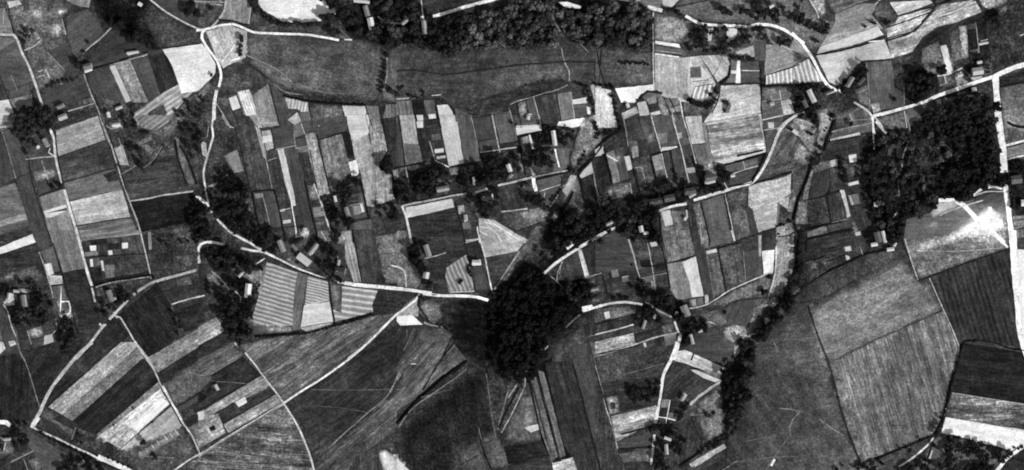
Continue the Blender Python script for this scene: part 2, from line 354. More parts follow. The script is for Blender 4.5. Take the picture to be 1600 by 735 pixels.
F(128, "977,0 1058,60 1085,200 1032,300 1110,340 1130,480 1022,520 1000,250", 'g'); F(48, "990,530 1150,500 1176,560 1150,700 1080,690 1060,600 990,592"); F(85, "890,620 990,598 1015,735 882,735"); F(115, "1012,685 1150,702 1176,700 1176,735 1017,735", 'm')
F(45, "1067,25 1140,12 1165,100 1176,290 1115,310 1088,220"); F(135, "1116,320 1176,308 1176,360 1125,372"); F(40, "1128,380 1176,365 1176,470 1140,450")
F(52, "315,445 432,435 490,648 352,652"); F(108, "322,452 368,448 374,475 328,480"); F(70, "385,470 440,460 480,640 420,645"); F(75, "445,560 532,542 545,640 495,660"); F(165, "465,546 495,538 497,550 470,556"); F(200, "485,606 530,600 531,618 488,624")
F(40, "622,378 660,366 665,398 626,404"); F(112, "628,407 668,402 692,482 642,490", 'm'); F(50, "646,498 702,494 706,518 652,526"); F(120, "655,533 712,525 725,578 665,590"); F(50, "667,594 730,588 750,648 682,660"); F(110, "684,664 757,662 765,720 727,735 692,735")
F(70, "860,465 942,445 972,598 905,612 880,560"); F(220, "928,512 942,510 955,555 938,560"); F(45, "862,475 920,465 925,505 870,515"); F(125, "885,525 925,518 935,565 895,575"); F(150, "575,652 632,645 640,700 590,705", 'm'); F(120, "768,672 870,662 882,735 772,735", 'm')
F(70, "500,650 560,640 570,690 520,735 500,735", 'm'); B(450, 120, 30, 20, 0); B(960, 480, 30, 40, 10); B(1100, 580, 50, 50, -10)
T(310, 360)
F(32, "40,90 250,108 400,150 370,200 340,200 200,230 110,240 50,190", 'm'); F(128, "842,10 880,0 940,298 892,298 842,160", 'r 104 20'); F(54, "884,0 1010,0 1070,308 945,300"); F(108, "1014,40 1176,0 1176,312 1072,305", 'm')
F(82, "240,660 450,612 780,552 1010,492 1110,482 1140,500 860,735 492,985 410,880 300,735", 'R 34 22'); F(45, "1037,342 1176,352 1130,470 1005,470 995,440"); F(44, "1135,562 1176,540 1176,735 870,735")
F(135, "393,182 570,245 548,380 550,548 322,552 300,530 345,380 375,250", 'h -17 24'); F(70, "322,545 388,540 380,590 316,602"); F(95, "572,246 627,256 597,440 582,572 540,575 547,400"); F(142, "630,262 745,295 750,400 612,428", 'h -14 16')
F(188, "607,432 752,408 775,525 587,555", 'w'); F(150, "582,560 772,530 760,545 620,582"); F(128, "388,550 540,548 535,580 400,592", 'm'); F(112, "750,292 822,312 820,472 775,455", 'm'); F(146, "824,322 1030,345 997,430 1005,470 785,525 772,455 822,475", 'h -8 34')
F(110, "40,262 100,238 180,345 130,320 60,340", 'm'); F(45, "0,200 40,190 60,360 0,520"); F(128, "0,552 105,500 150,580 0,665", 'g'); F(44, "0,668 152,586 190,645 230,735 0,735"); F(118, "250,262 390,200 372,330 330,385 310,300", 'm')
F(60, "110,400 180,380 330,540 300,640 200,640 130,500", 'm'); F(130, "515,175 545,165 600,215 590,235", 'm'); F(60, "400,150 470,60 540,70 640,20 700,80 700,230 600,215 520,175 440,150", 'm'); F(150, "640,130 680,75 692,90 655,140"); F(90, "760,240 850,220 870,290 790,290", 'm')
F(150, "570,20 640,0 630,35 590,45", 'm'); F(90, "690,0 770,0 755,60 700,60"); B(380, 560, 30, 12, 30); B(650, 660, 90, 40, 18); B(450, 560, 60, 12, 30)
T(310, 535)
F(80, "0,100 200,0 262,78 60,195 0,195", 'R 30 30'); F(41, "80,192 258,84 360,188 0,392 0,300 62,232"); F(80, "0,200 78,196 62,230 0,285"); F(130, "30,392 360,192 410,245 392,266 100,405 40,440", 'g'); F(220, "212,345 268,312 280,345 232,374")
F(45, "100,412 205,348 235,376 425,268 442,295 140,468"); F(128, "145,472 445,298 482,345 172,520", 'g'); F(122, "0,442 112,410 158,520 0,612", 'g'); F(30, "60,490 90,476 102,500 76,512"); F(190, "0,400 16,398 34,440 0,448"); F(185, "45,495 58,492 72,520 60,524"); F(185, "92,245 105,238 122,272 110,278")
F(30, "0,300 90,235 115,270 0,360", 'm'); F(88, "-130,742 10,655 490,360 560,480 625,600 662,735 0,735", 'H -3 26'); F(46, "510,352 980,5 1176,0 1176,130 1085,290 850,520 680,670 620,565"); F(65, "690,680 860,530 1090,310 1176,170 1176,440 1050,570 900,660 860,735 670,735", 'R 40 26')
F(48, "910,655 1040,590 1060,640 1060,735 880,735"); F(48, "1060,590 1140,540 1176,560 1176,700 1120,640", 'm'); F(215, "1035,640 1050,618 1080,618 1130,650 1176,700 1176,735 1060,735", 'M')
B(760, 600, 60, 40, 12); B(230, 150, 40, 30, 15); B(470, 250, 30, 14, 40)
# ---- centre
T(620, 0)
F(46, "135,0 560,0 160,93 138,95"); F(34, "0,0 130,0 135,110 380,60 700,0 910,0 940,180 900,262 700,290 600,272 430,300 380,300 300,320 250,300 0,262", 'm'); F(44, "560,0 700,0 560,50 230,105"); F(30, "910,0 1176,0 1176,285 990,245 940,180", 'm')
F(60, "0,265 170,290 330,312 430,302 600,275 700,292 900,265 960,250 1176,285 1176,490 990,480 970,460 720,490 480,580 350,560 0,570", 'M'); F(50, "350,600 480,590 700,500 968,470 960,500 900,522 700,585 650,620 540,665 430,655", 'M')
F(40, "0,575 200,540 350,600 330,620 290,600 225,600 80,572", 'm')
F(108, "0,582 80,577 95,655 0,660", 'r 98 24'); F(35, "90,572 150,570 165,650 150,690 110,690"); F(95, "155,575 215,577 226,655 172,662"); F(148, "0,665 95,657 110,735 0,735", 'w'); F(205, "112,700 150,695 152,735 118,735"); F(205, "180,658 222,655 226,680 186,684"); F(42, "160,692 240,684 252,735 172,735")
F(225, "230,606 292,601 318,640 345,735 255,735", 'w'); F(84, "332,622 422,660 440,735 348,735"); F(60, "432,670 550,664 560,735 442,735"); F(88, "562,662 650,637 668,735 570,735"); F(52, "652,620 690,592 714,735 670,735"); F(132, "692,592 735,582 762,735 716,735", 'm'); F(74, "742,580 785,560 825,712 778,725"); F(205, "745,655 775,655 777,690 752,692")
F(54, "790,556 916,541 945,700 832,714"); F(122, "922,541 1000,526 1018,680 946,693"); F(60, "1002,526 1072,518 1082,560 1007,570"); F(212, "1006,574 1090,560 1092,593 1010,600"); F(65, "1012,602 1092,597 1097,662 1022,678"); F(228, "930,700 1078,675 1082,722 1000,735 920,722", 'w'); F(200, "1090,612 1118,620 1110,660 1095,655")
F(148, "1110,490 1176,478 1176,735 1120,735 1150,620", 'w'); F(235, "930,14 980,12 1062,38 1050,50 970,45")
F(110, "920,75 960,60 985,80 940,100", 'm'); B(870, 420, 90, 20, 10); B(620, 480, 120, 40, 6); B(780, 655, 12, 12, 10)
T(620, 180)
F(40, "0,300 300,270 480,260 530,400 380,450 30,510 0,520", 'm')
F(60, "0,0 10,5 45,290 0,300"); F(148, "12,0 98,0 125,168 40,172", 'w'); F(98, "28,160 130,172 150,268 48,288"); F(44, "110,80 250,75 280,250 200,275 150,268"); F(85, "200,112 250,110 254,140 206,145"); F(180, "216,197 268,190 270,214 220,220"); F(160, "228,240 280,232 282,246 232,254")
F(200, "112,0 150,0 152,30 120,34"); F(178, "240,0 342,0 385,283 302,300", 'w'); F(78, "346,0 420,0 466,190 480,262 387,280"); F(58, "425,0 548,0 570,130 470,150"); F(66, "472,153 575,133 590,190 482,214"); F(88, "562,0 655,0 700,145 594,165"); F(50, "594,168 700,150 702,188 598,195")
F(52, "655,0 690,0 700,60 685,80"); F(75, "775,0 825,0 835,55 690,75 700,0"); F(42, "486,225 700,192 732,340 520,402", 'm'); F(112, "690,225 712,222 730,325 715,330"); F(222, "683,72 828,58 832,88 690,118"); F(60, "706,132 870,90 990,190 985,310 900,330 738,342", 'm'); F(130, "715,128 762,118 772,158 725,165", 'm')
F(78, "870,192 992,190 985,300 942,320 902,328"); F(150, "765,300 800,345 778,352", 'm'); F(118, "1040,100 1080,10 1150,0 1176,0 1176,150 1010,310 992,260", 'm'); F(190, "1108,246 1176,200 1176,232"); F(190, "1048,350 1114,258 1130,333 1060,363"); F(44, "1050,367 1130,340 1176,500 1090,558")
F(92, "1000,350 1030,345 1070,450 1080,558 990,520 950,470", 'm'); F(45, "590,412 690,395 742,530 600,555"); F(76, "802,372 958,340 935,395 822,432"); F(60, "822,440 935,402 880,500 862,530"); F(74, "602,563 750,543 860,525 830,600 700,668 600,622", 'm')
F(155, "950,435 1000,345 1032,350 1012,440 980,470"); F(192, "50,532 318,480 330,530 60,590"); F(42, "62,597 335,537 390,735 90,735"); F(60, "335,490 400,465 480,465 450,560 470,600 480,735 402,735 355,560", 'm'); F(150, "350,522 385,518 390,565 356,570"); F(182, "382,574 400,570 410,608 388,614"); F(108, "378,620 420,614 424,650 382,656")
F(150, "470,592 560,602 620,640 750,720 740,735 482,735"); F(105, "740,735 800,640 860,640 872,672 805,735"); F(110, "700,560 830,530 880,560 870,600 780,640", 'm'); F(60, "620,690 740,640 800,640 750,720", 'm'); F(28, "860,620 960,480 1090,560 1176,500 1176,735 810,735", 'm'); B(905, 580, 16, 16, 130); B(965, 632, 12, 12, 110); B(1030, 600, 40, 50, 30); B(780, 590, 20, 12, 50)
F(60, "480,470 540,460 555,510 490,530", 'm'); F(125, "300,305 345,300 352,340 310,345", 'm')
T(620, 360)
F(112, "0,0 58,0 90,85 62,180 140,290 130,332 60,330 0,322", 'm'); F(42, "78,0 382,0 412,140 285,215 290,300 300,355 210,350 190,200 150,80"); F(122, "285,215 400,140 420,215 445,345 300,357 280,262", 'h 112 24')
F(38, "395,77 470,62 492,160 420,175"); F(226, "430,172 480,168 486,200 436,204"); F(60, "440,210 496,202 530,335 450,345"); F(47, "506,162 690,127 640,230 552,320"); F(150, "472,0 640,0 745,50 690,122 507,156"); F(80, "785,0 862,0 790,110 700,200 540,372 600,280 700,122", 'm')
F(142, "0,472 110,380 132,420 122,495 0,492"); F(104, "134,412 180,400 245,425 252,500 212,538 130,480", 'm'); F(242, "0,492 90,490 150,542 20,546 0,522"); F(76, "140,552 258,550 320,600 300,700 260,735 52,735", 'M'); F(45, "0,552 130,552 30,735 0,735")
F(37, "250,402 520,410 560,735 332,735 325,600 258,520", 'M'); F(27, "300,420 420,360 560,340 700,180 800,180 900,240 1110,290 1120,440 1050,560 960,640 900,735 840,860 700,900 560,860 430,760 330,640 280,520", 'S'); F(20, "540,385 760,200 850,260 980,265 1110,280 1110,400 1050,470 960,560 870,620 860,735 560,735", 'm'); F(170, "1040,112 1060,112 1106,262 1080,270"); F(50, "1064,108 1176,42 1176,228 1110,262")  # the soft-edged outline paints the dark haze round the wood into the ground
F(55, "950,180 1038,120 1078,270 1000,290 920,290"); F(82, "1108,285 1176,262 1176,420 1110,405", 'm'); F(240, "1062,440 1120,428 1130,450 1072,470"); F(50, "1082,472 1176,442 1176,602 1102,602"); F(62, "970,600 1075,545 1130,735 960,735", 'm'); F(118, "1112,645 1176,640 1176,735 1132,735", 'm')
F(30, "870,100 960,20 1176,0 1000,120 850,240 800,180", 'm'); F(85, "860,120 890,110 900,150 870,170", 'm')
B(290, 600, 40, 40, 8); B(470, 470, 60, 80, -14); B(400, 650, 90, 60, -10)  # damp meadow tone; the dark blobs also paint in vignette shading
T(620, 535)
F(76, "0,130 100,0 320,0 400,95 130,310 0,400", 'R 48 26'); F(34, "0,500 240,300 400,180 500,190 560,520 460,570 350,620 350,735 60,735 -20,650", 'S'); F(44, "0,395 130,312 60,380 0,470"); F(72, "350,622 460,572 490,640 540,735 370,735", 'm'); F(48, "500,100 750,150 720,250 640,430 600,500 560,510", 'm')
F(80, "700,330 780,300 840,560 720,580 630,560 630,500", 'M'); F(185, "732,490 810,470 822,500 770,518"); F(80, "490,540 570,520 620,600 640,700 545,735 500,640", 'm'); F(34, "615,600 840,570 870,640 700,700 640,700"); F(50, "640,712 870,655 890,735 640,735")
F(24, "700,190 900,80 880,150 1010,660 890,690 830,560 760,240"); F(98, "765,212 800,200 925,655 890,690 830,520", 'g'); F(104, "812,162 845,172 970,650 932,668", 'w'); F(44, "850,120 990,110 1100,440 1176,735 1040,735 1010,660 960,600", ''); F(60, "992,30 1110,0 1176,270 1176,700 1110,500")
F(168, "892,690 1010,660 1035,735 897,735", 'R 12 16'); F(240, "0,668 72,735 0,735"); B(200, 200, 70, 26, 30, 45); B(750, 430, 24, 40, 60); B(735, 340, 40, 22, 40); B(120, 550, 60, 60, -6)

# ---- right centre
T(930, 0)
F(34, "0,20 280,12 330,62 325,292 220,292 0,275", 'm'); F(56, "0,280 325,300 330,480 45,492 20,400", 'M'); F(228, "115,510 332,486 345,518 262,540 225,592 150,590", 'w'); F(150, "0,502 90,520 100,620 130,735 0,735", 'w')
F(115, "340,72 500,110 560,160 490,250 342,235", 'm'); F(230, "345,236 480,254 490,276 345,252"); F(85, "345,266 500,285 500,310 352,302"); F(130, "340,312 510,332 610,320 690,480 575,495 545,570 500,562 400,545 345,512", ''); F(142, "605,322 750,312 777,380 770,425 702,472", ''); F(60, "545,387 603,382 610,444 547,448"); F(195, "605,378 660,440 622,470 548,462 615,448")
F(148, "572,500 690,482 652,572 548,582", 'h 76 25'); F(150, "345,522 540,575 525,590 400,560"); F(78, "500,0 1176,0 1176,240 1010,140 900,140 650,130 530,100 430,60", 'M'); F(95, "180,0 480,0 440,45 300,40"); F(172, "385,0 480,0 442,44 390,30"); F(228, "130,0 260,0 200,12"); F(110, "520,120 560,125 555,170 510,165", 'm')
F(70, "560,145 980,160 980,260 915,330 780,340 640,300 500,290 545,230", 'm'); F(200, "650,166 675,164 666,235 646,236"); F(216, "757,165 815,163 815,200 772,250 757,248"); F(105, "982,162 1176,255 1176,335 1040,262 982,232"); F(115, "980,257 1050,262 1176,345 1176,370 990,430 972,430"); F(155, "982,435 1176,378 1176,480 978,487", 'h 95 24')
F(142, "802,300 908,262 915,325 852,335", ''); F(60, "915,240 975,242 975,350 917,345"); F(58, "835,357 935,350 942,402 836,400"); F(55, "835,412 945,412 950,478 836,480"); F(222, "815,350 832,350 834,478 806,478"); F(75, "780,345 812,352 806,475 750,475 778,425"); F(215, "780,406 812,406 812,424 778,424")
F(152, "720,492 945,487 950,648 620,712 690,600 712,520", 'w'); F(70, "726,576 774,574 780,608 768,650 732,650", 'm'); F(68, "955,492 1176,490 1176,600 955,585", 'm'); F(72, "955,592 1060,572 1080,658 962,684"); F(150, "1000,590 1025,582 1030,605 1008,610"); F(85, "1065,532 1122,522 1110,575 1065,570"); F(142, "1064,582 1120,572 1150,650 1082,664"); F(76, "962,692 1078,668 1050,735 966,735")
F(60, "640,560 720,490 710,520 680,640 600,690 500,640 520,580", 'm'); F(150, "152,652 234,612 250,650 160,690"); F(58, "156,692 245,650 276,735 166,735"); F(190, "240,592 290,580 314,660 256,667"); F(54, "256,670 314,662 336,735 280,735"); F(75, "270,560 300,525 380,535 380,545 290,575"); F(100, "292,572 350,545 352,592 310,602"); F(45, "310,606 354,597 365,633 322,643"); F(222, "315,650 370,636 376,655 326,666"); F(50, "328,670 378,659 396,735 340,735")
F(122, "352,552 386,547 440,690 386,700", 'm'); F(48, "386,703 445,693 456,735 396,735"); F(95, "400,572 475,562 485,600 425,622"); F(128, "425,625 486,605 495,640 440,650"); F(48, "442,653 495,643 515,735 460,735"); F(60, "502,590 620,622 600,670 520,670", 'm'); F(142, "522,682 606,670 612,735 532,735")
F(60, "0,280 40,490 0,500"); B(450, 500, 80, 14, -20); B(450, 400, 60, 20, 8); B(450, 150, 60, 40, 10)
T(930, 180)
F(54, "166,30 320,0 376,208 300,218 255,212 190,150"); F(85, "190,150 240,150 245,200 200,215", 'm'); F(60, "322,0 440,0 480,168 382,188"); F(112, "358,108 408,100 416,158 366,170"); F(62, "442,0 500,0 545,220 500,225"); F(122, "470,105 495,98 500,130 480,135")
F(150, "516,10 608,5 630,160 556,168", 'w'); F(100, "556,172 650,165 682,272 592,290"); F(120, "612,45 632,45 665,220 690,272 652,262 630,160"); F(212, "380,187 470,178 472,186 425,200 382,206"); F(120, "640,45 938,2 975,190 668,225", 'R 8 16'); F(170, "660,180 970,130 980,212 690,272 672,228", 'R 12 16')
F(88, "322,236 385,217 410,358 356,380"); F(132, "326,240 378,222 395,308 346,320", 'w'); F(60, "390,216 430,202 455,350 416,364"); F(62, "436,200 490,187 525,330 462,350"); F(118, "52,226 108,200 145,388 102,404"); F(68, "110,200 165,180 192,368 150,384"); F(192, "166,240 196,234 215,310 187,320"); F(130, "206,188 245,178 250,238 216,248")
F(70, "216,250 300,236 342,370 262,420", 'm'); F(110, "102,402 200,387 212,448 122,478", 'm'); F(42, "0,242 60,227 100,400 20,480"); F(182, "0,182 45,180 52,220 0,238"); F(60, "497,178 550,172 565,230 510,250"); F(95, "500,140 538,130 548,165 505,172")
F(140, "525,305 570,300 575,330 532,335"); F(60, "345,360 540,330 600,400 350,440", 'm'); F(90, "745,290 850,264 862,308 758,330"); F(95, "856,264 930,245 936,290 866,306"); F(60, "768,348 935,302 905,382 778,410"); F(60, "930,245 972,232 940,290", 'm'); F(130, "610,290 700,270 700,370 640,380", 'm')
F(202, "690,268 975,197 978,212 742,282"); F(48, "815,228 962,196 966,206 812,240"); F(75, "977,85 1075,72 1005,225 988,215"); F(66, "970,22 1078,8 1072,66 976,80"); F(172, "990,42 1025,42 1026,74 996,76"); F(70, "1080,80 1176,130 1176,325 1060,350 925,385 1000,250", 'R 18 40')
F(98, "1150,180 1176,175 1176,270 1140,250", 'm'); F(86, "756,455 880,430 872,530 935,680 805,725", 'm'); F(152, "882,408 1130,332 1148,450 1105,540 1050,500 1040,640 938,675 900,540 880,520", 'w'); F(60, "870,560 885,532 905,540 935,685 890,690"); F(88, "1048,502 1060,508 1050,630 1038,632"); F(115, "562,512 600,500 662,735 602,735", 'm'); F(85, "612,497 735,456 780,735 662,735")
F(105, "370,560 540,545 575,735 385,735", 'g'); F(192, "380,556 430,545 446,628 402,640"); F(185, "520,545 536,545 542,585 525,590"); F(45, "548,640 565,640 600,735 572,735"); F(58, "930,682 1035,662 1040,735 950,735"); F(54, "803,727 928,684 938,735", 'm'); F(140, "1040,642 1120,620 1150,680 1140,735 1040,735", 'm'); F(58, "1132,335 1176,320 1176,430 1130,560 1110,560", 'm')
F(30, "0,485 350,430 560,400 620,460 520,510 360,560 370,735 200,735 120,660 0,720", 'm'); F(58, "0,725 115,662 200,735 0,735"); F(100, "1140,650 1176,640 1176,735 1150,735", 'm'); B(90, 440, 20, 20, 80); B(130, 250, 24, 18, 70); B(320, 130, 12, 12, 150); B(650, 285, 24, 18, 70); B(80, 620, 20, 14, 80); B(180, 560, 30, 10, 40); B(200, 600, 30, 10, 40); B(105, 430, 12, 40, 60)
T(930, 360)
F(58, "0,60 110,2 190,52 242,240 0,242"); F(105, "386,0 548,0 576,143 416,188", 'g'); F(122, "416,194 500,180 545,300 556,385 472,402 432,340"); F(202, "500,182 578,150 622,378 556,385 540,290", 'w'); F(56, "550,0 586,0 622,110 682,385 650,400 625,385 582,140"); F(110, "590,0 640,0 655,103 615,110", 'm'); F(84, "645,0 780,0 790,58 662,98")
GP("240,115 400,90 432,330 285,352", 2, 5, 35, 85, 5); F(190, "312,72 352,66 358,88 324,96"); F(45, "80,235 272,232 280,350 100,362"); F(125, "90,230 128,226 138,265 100,272"); F(100, "152,268 186,262 190,290 156,300"); F(48, "0,256 46,256 66,370 0,380"); F(85, "0,322 30,320 40,350 0,355", 'm'); F(150, "320,290 345,290 350,340 325,340", 'm')
F(172, "636,120 695,106 702,125 642,138"); F(84, "644,142 705,128 748,350 682,380", 'g'); F(72, "707,105 845,72 865,290 757,350", 'm'); F(55, "847,70 940,32 948,108 852,115"); F(72, "857,120 950,112 962,255 872,290"); F(152, "936,30 954,30 952,150 942,150"); F(44, "960,0 1035,0 1030,103 957,110"); F(220, "957,120 1030,112 1020,245 967,256")
F(130, "1040,10 1140,18 1140,220 1080,380 992,385 1030,260", 'm'); F(110, "652,430 755,368 965,262 1020,262 990,382 820,402 740,440", 'm'); F(62, "730,452 830,404 960,392 885,535 752,540"); F(120, "1010,385 1060,385 960,560 900,640 850,620 920,450", 'm'); F(115, "740,560 780,545 860,552 880,620 800,660 740,612", 'm')
F(140, "546,402 576,396 582,434 552,440"); F(82, "582,392 618,385 622,425 586,432"); F(170, "630,372 648,372 652,418 632,422"); F(90, "600,482 700,455 745,480 752,540 640,560", 'm'); F(56, "550,572 640,565 740,615 800,662 830,660 800,735 620,735 540,690", ''); F(60, "1000,640 1060,500 1110,420 1176,350 1176,735 960,735", 'M'); F(112, "1100,385 1176,330 1176,345 1110,400", 'm')
F(80, "0,450 230,430 240,480 0,535", 'm'); F(215, "50,472 80,465 88,503 60,510"); F(112, "82,450 230,436 220,490 92,520", 'm'); F(44, "0,540 250,498 250,550 0,597"); GP("0,550 230,505 240,540 0,590", 6, 1, 35, 60, 9); F(150, "0,640 220,590 236,650 0,712", 'R 12 20'); F(44, "226,596 380,555 388,600 236,643"); F(100, "382,550 442,532 456,583 396,600", 'm'); F(50, "252,657 340,632 346,680 262,698"); F(192, "276,646 290,645 300,694 286,695")
F(102, "396,606 464,592 464,650 402,664"); F(60, "0,722 250,662 345,685 458,655 440,735 0,735"); F(46, "346,630 392,612 400,664 352,680"); B(800, 600, 55, 45, 90); B(560, 600, 60, 50, -10); B(870, 320, 40, 20, 20); B(950, 440, 20, 40, 20)
F(35, "240,480 440,490 500,600 480,680 540,700 560,560 560,420 440,400 280,400", 'm')
T(930, 535)
F(60, "0,80 462,8 440,90 382,200 30,232", 'm'); F(40, "32,234 380,202 372,310 342,358 130,402 62,320"); F(152, "62,320 130,310 140,400 82,414", 'm'); F(50, "85,345 115,345 118,380 90,385"); F(128, "90,425 350,362 346,460 122,570", 'R 14 18'); F(45, "146,522 310,482 312,492 150,534"); F(60, "126,576 310,512 330,600 136,620"); F(100, "136,642 330,602 322,688 162,690", 'm'); F(44, "162,694 320,692 320,735 172,735")
F(50, "0,135 58,370 128,620 160,735 0,735"); F(158, "470,52 520,44 755,152 740,182 650,170 540,130 460,108", 'w'); F(90, "545,150 700,170 740,190 705,222", 'm'); F(192, "540,156 580,160 718,216 690,230 620,205"); F(51, "442,130 540,152 662,242 540,350 460,330 390,318 402,200"); F(56, "500,40 560,0 830,0 830,60 800,100 760,150 620,80")
F(110, "382,326 430,330 420,374 376,374"); F(38, "436,336 540,352 502,410 422,400"); F(38, "370,382 415,382 408,428 366,424"); F(102, "422,402 480,412 470,438 416,430", 'm'); F(44, "366,440 402,446 400,470 360,470"); F(150, "482,330 508,290 528,300 510,342"); F(92, "590,350 722,250 740,440 740,520 640,572 572,430", 'm'); F(47, "482,460 560,422 620,592 480,700 440,655")
F(152, "540,700 738,582 755,606 560,725", 'w'); F(48, "562,735 762,612 800,680 752,735"); F(62, "830,200 960,0 1060,150 1085,400 960,560 800,520 780,470", 'M'); F(45, "340,480 480,470 440,655 420,735 330,735", 'm'); F(185, "800,0 830,30 830,60 795,95", 'm'); B(640, 410, 40, 25, -28); B(650, 490, 40, 40, 15); B(590, 620, 14, 14, 10)

# ---- right
T(1240, 0)
F(88, "0,0 92,0 150,110 240,120 230,162 150,268 105,300 0,190", 'M'); F(150, "92,0 182,0 195,60 150,108", 'm'); F(82, "200,0 430,0 240,78 215,40", 'R 18 30'); F(118, "240,82 385,20 480,22 452,90 520,160 150,270 235,140", ''); F(160, "152,272 482,152 518,200 380,250 132,312", 'w'); F(165, "130,322 380,270 520,226 550,300 555,335 385,358 250,492 202,472", 'w')
F(64, "450,78 508,10 550,22 600,92 582,130 522,152", 'm'); F(166, "552,15 780,0 800,20 602,92", 'R 22 18'); F(150, "602,100 800,40 700,95 530,158 585,130", 'R 24 18'); F(138, "532,162 808,48 740,130 682,180 540,215", 'R 24 22'); F(124, "540,222 700,184 822,52 860,25 1040,0 1080,70 940,128 820,158 740,215 680,300 555,338", 'R 22 34')
F(36, "1080,72 940,130 820,160 740,220 690,300 620,330 700,345 830,236 900,180 990,140 1100,110 1176,100 1176,40"); F(128, "1065,0 1176,0 1176,15 1120,55 1085,35", 'm'); F(64, "417,355 560,347 576,440 640,610 450,640", ''); F(40, "562,342 695,322 702,400 640,420 580,440", 'm'); F(96, "577,442 628,422 640,600 620,560", 'm'); F(150, "442,600 490,588 500,638 460,652", 'm')
F(36, "250,490 380,352 412,356 430,500 350,560 300,570", 'm'); F(112, "350,520 430,480 442,625 380,590", 'm'); F(42, "0,482 160,472 210,520 250,560 270,640 180,735 0,735", 'm'); F(120, "0,680 100,690 120,735 0,735", 'm'); F(72, "250,640 440,600 452,700 240,735", 'm'); F(150, "318,655 330,652 342,690 328,692"); GP("340,640 440,615 448,690 352,710", 2, 2, 55, 95, 2)
F(72, "0,215 85,335 0,375 0,300", 'm'); F(110, "0,215 105,325 80,330 0,290"); F(148, "0,382 86,338 165,468 0,478", 'h 104 26'); F(103, "465,682 640,640 662,735 522,735", 'm'); F(68, "645,630 740,590 830,590 850,640 700,690 660,735", ''); F(30, "640,420 720,380 850,430 840,520 740,575 645,610 630,480", 'm')
F(95, "640,420 690,460 700,520 650,560", 'm')
T(1440, 0, 7.35)
F(105, "0,570 190,470 215,540 250,735 0,735", 'm'); F(222, "216,532 280,518 352,735 265,735", 'w'); F(104, "320,380 420,312 430,420 470,680 400,735 352,735", 'm'); F(142, "422,306 510,290 530,560 540,660 470,690 432,420", 'm'); F(38, "200,400 318,378 325,500 215,525"); F(30, "522,352 620,336 655,560 550,576"); F(76, "515,292 620,266 626,330 520,345", 'm'); F(33, "626,252 762,230 762,450 652,480"); F(212, "656,500 775,480 776,503 660,526"); F(150, "675,470 760,450 762,460 680,480")
F(30, "665,535 775,512 772,590 670,604"); F(115, "552,582 650,560 660,610 590,620", 'm'); F(46, "770,255 1176,200 1176,735 800,735", 'm'); F(44, "950,180 1050,0 1176,0 1176,200 950,230", 'm'); B(940, 105, 30, 30, 80); B(1090, 60, 40, 40, 30)
F(130, "665,0 1000,0 940,60 850,95 770,110 690,60", 'm'); F(30, "610,620 760,600 790,735 560,735", 'm')
T(1440, 90, 7.35)
F(100, "0,0 262,0 285,190 180,200 40,170", 'm'); F(218, "250,0 310,0 362,160 292,190", 'w'); F(100, "310,0 350,0 368,150 362,160", 'm'); F(40, "352,0 560,0 560,60 470,110 372,150", 'm'); F(76, "170,212 370,192 392,350 240,385", 'm'); F(60, "180,215 255,210 270,300 210,320"); F(165, "255,212 270,210 288,298 276,300"); F(140, "380,182 460,160 465,230 545,290 402,340", 'm'); F(200, "382,182 458,165 462,225 400,228"); F(160, "560,230 700,210 690,255 600,285", 'm')
F(48, "812,200 1176,0 1176,58 930,160 830,215", 'm'); F(90, "712,30 800,20 812,190 722,225", 'm'); F(110, "240,472 465,442 500,585 390,632 250,622", 'm'); F(170, "162,488 222,472 245,620 205,630", 'm'); F(205, "468,440 705,426 735,578 620,608 505,588", 'w'); F(190, "550,350 610,340 630,385 575,400"); F(62, "0,530 150,490 205,638 0,662"); F(88, "390,400 500,370 510,410 420,440", 'm'); F(38, "700,300 812,262 840,735 735,735 732,580 715,430", 'm')
F(36, "890,262 930,235 1176,140 1176,282 900,342"); F(86, "895,348 1176,288 1176,735 915,735", 'M'); B(1000, 620, 80, 80, 20)
T(1280, 180)
F(88, "0,0 98,0 60,130 20,220 0,240", 'm'); F(70, "80,90 300,0 312,90 232,110 62,135", ''); GP("100,35 300,0 305,40 100,80", 5, 1, 50, 95, 8); F(192, "62,137 230,100 236,115 66,150"); F(58, "50,154 232,120 222,250 0,272"); F(112, "0,272 60,262 80,298 0,323"); F(216, "60,262 100,253 105,293 70,300"); F(228, "168,230 212,224 215,268 175,273"); F(52, "0,330 110,300 160,420 40,452 0,640"); F(48, "110,245 165,240 150,380 125,350", 'm')
F(78, "145,285 230,270 242,340 162,360", 'm'); F(192, "166,392 224,377 228,395 172,408"); F(48, "42,457 120,437 165,590 70,617"); F(182, "126,430 144,430 180,580 160,590"); F(92, "166,462 225,450 235,510 182,518"); F(150, "168,465 180,462 200,515 188,518"); F(54, "172,530 232,520 272,640 202,660"); F(56, "50,622 165,597 200,688 50,700"); F(122, "0,642 40,640 50,688 0,700", 'm'); F(110, "180,600 205,610 225,668 205,690", 'm'); F(48, "0,704 200,692 260,735 0,735"); F(182, "205,676 235,668 240,688 212,694")
F(30, "222,250 232,120 312,95 330,60 500,90 530,20 1005,20 1030,230 1060,300 1060,400 900,470 830,490 680,490 480,620 470,735 345,735 300,600 240,380", 'm'); F(62, "350,120 470,110 470,240 400,330 340,280", 'S'); F(50, "560,150 680,120 700,280 600,330 520,300", 'S'); F(52, "430,400 560,380 560,520 450,600 400,500", 'S'); F(46, "740,100 860,60 900,240 760,260", 'S'); F(98, "1050,0 1176,0 1176,148 1070,178", 'm'); F(60, "1060,60 1176,90 1176,148 1072,176", 'm'); F(118, "1070,195 1176,165 1176,222 1080,248", ''); F(28, "1078,262 1176,250 1176,575 1108,580 1085,420", 'm'); F(88, "1112,583 1176,577 1176,640 1120,660", 'R 8 22'); F(60, "1120,660 1176,640 1176,735 1130,735")
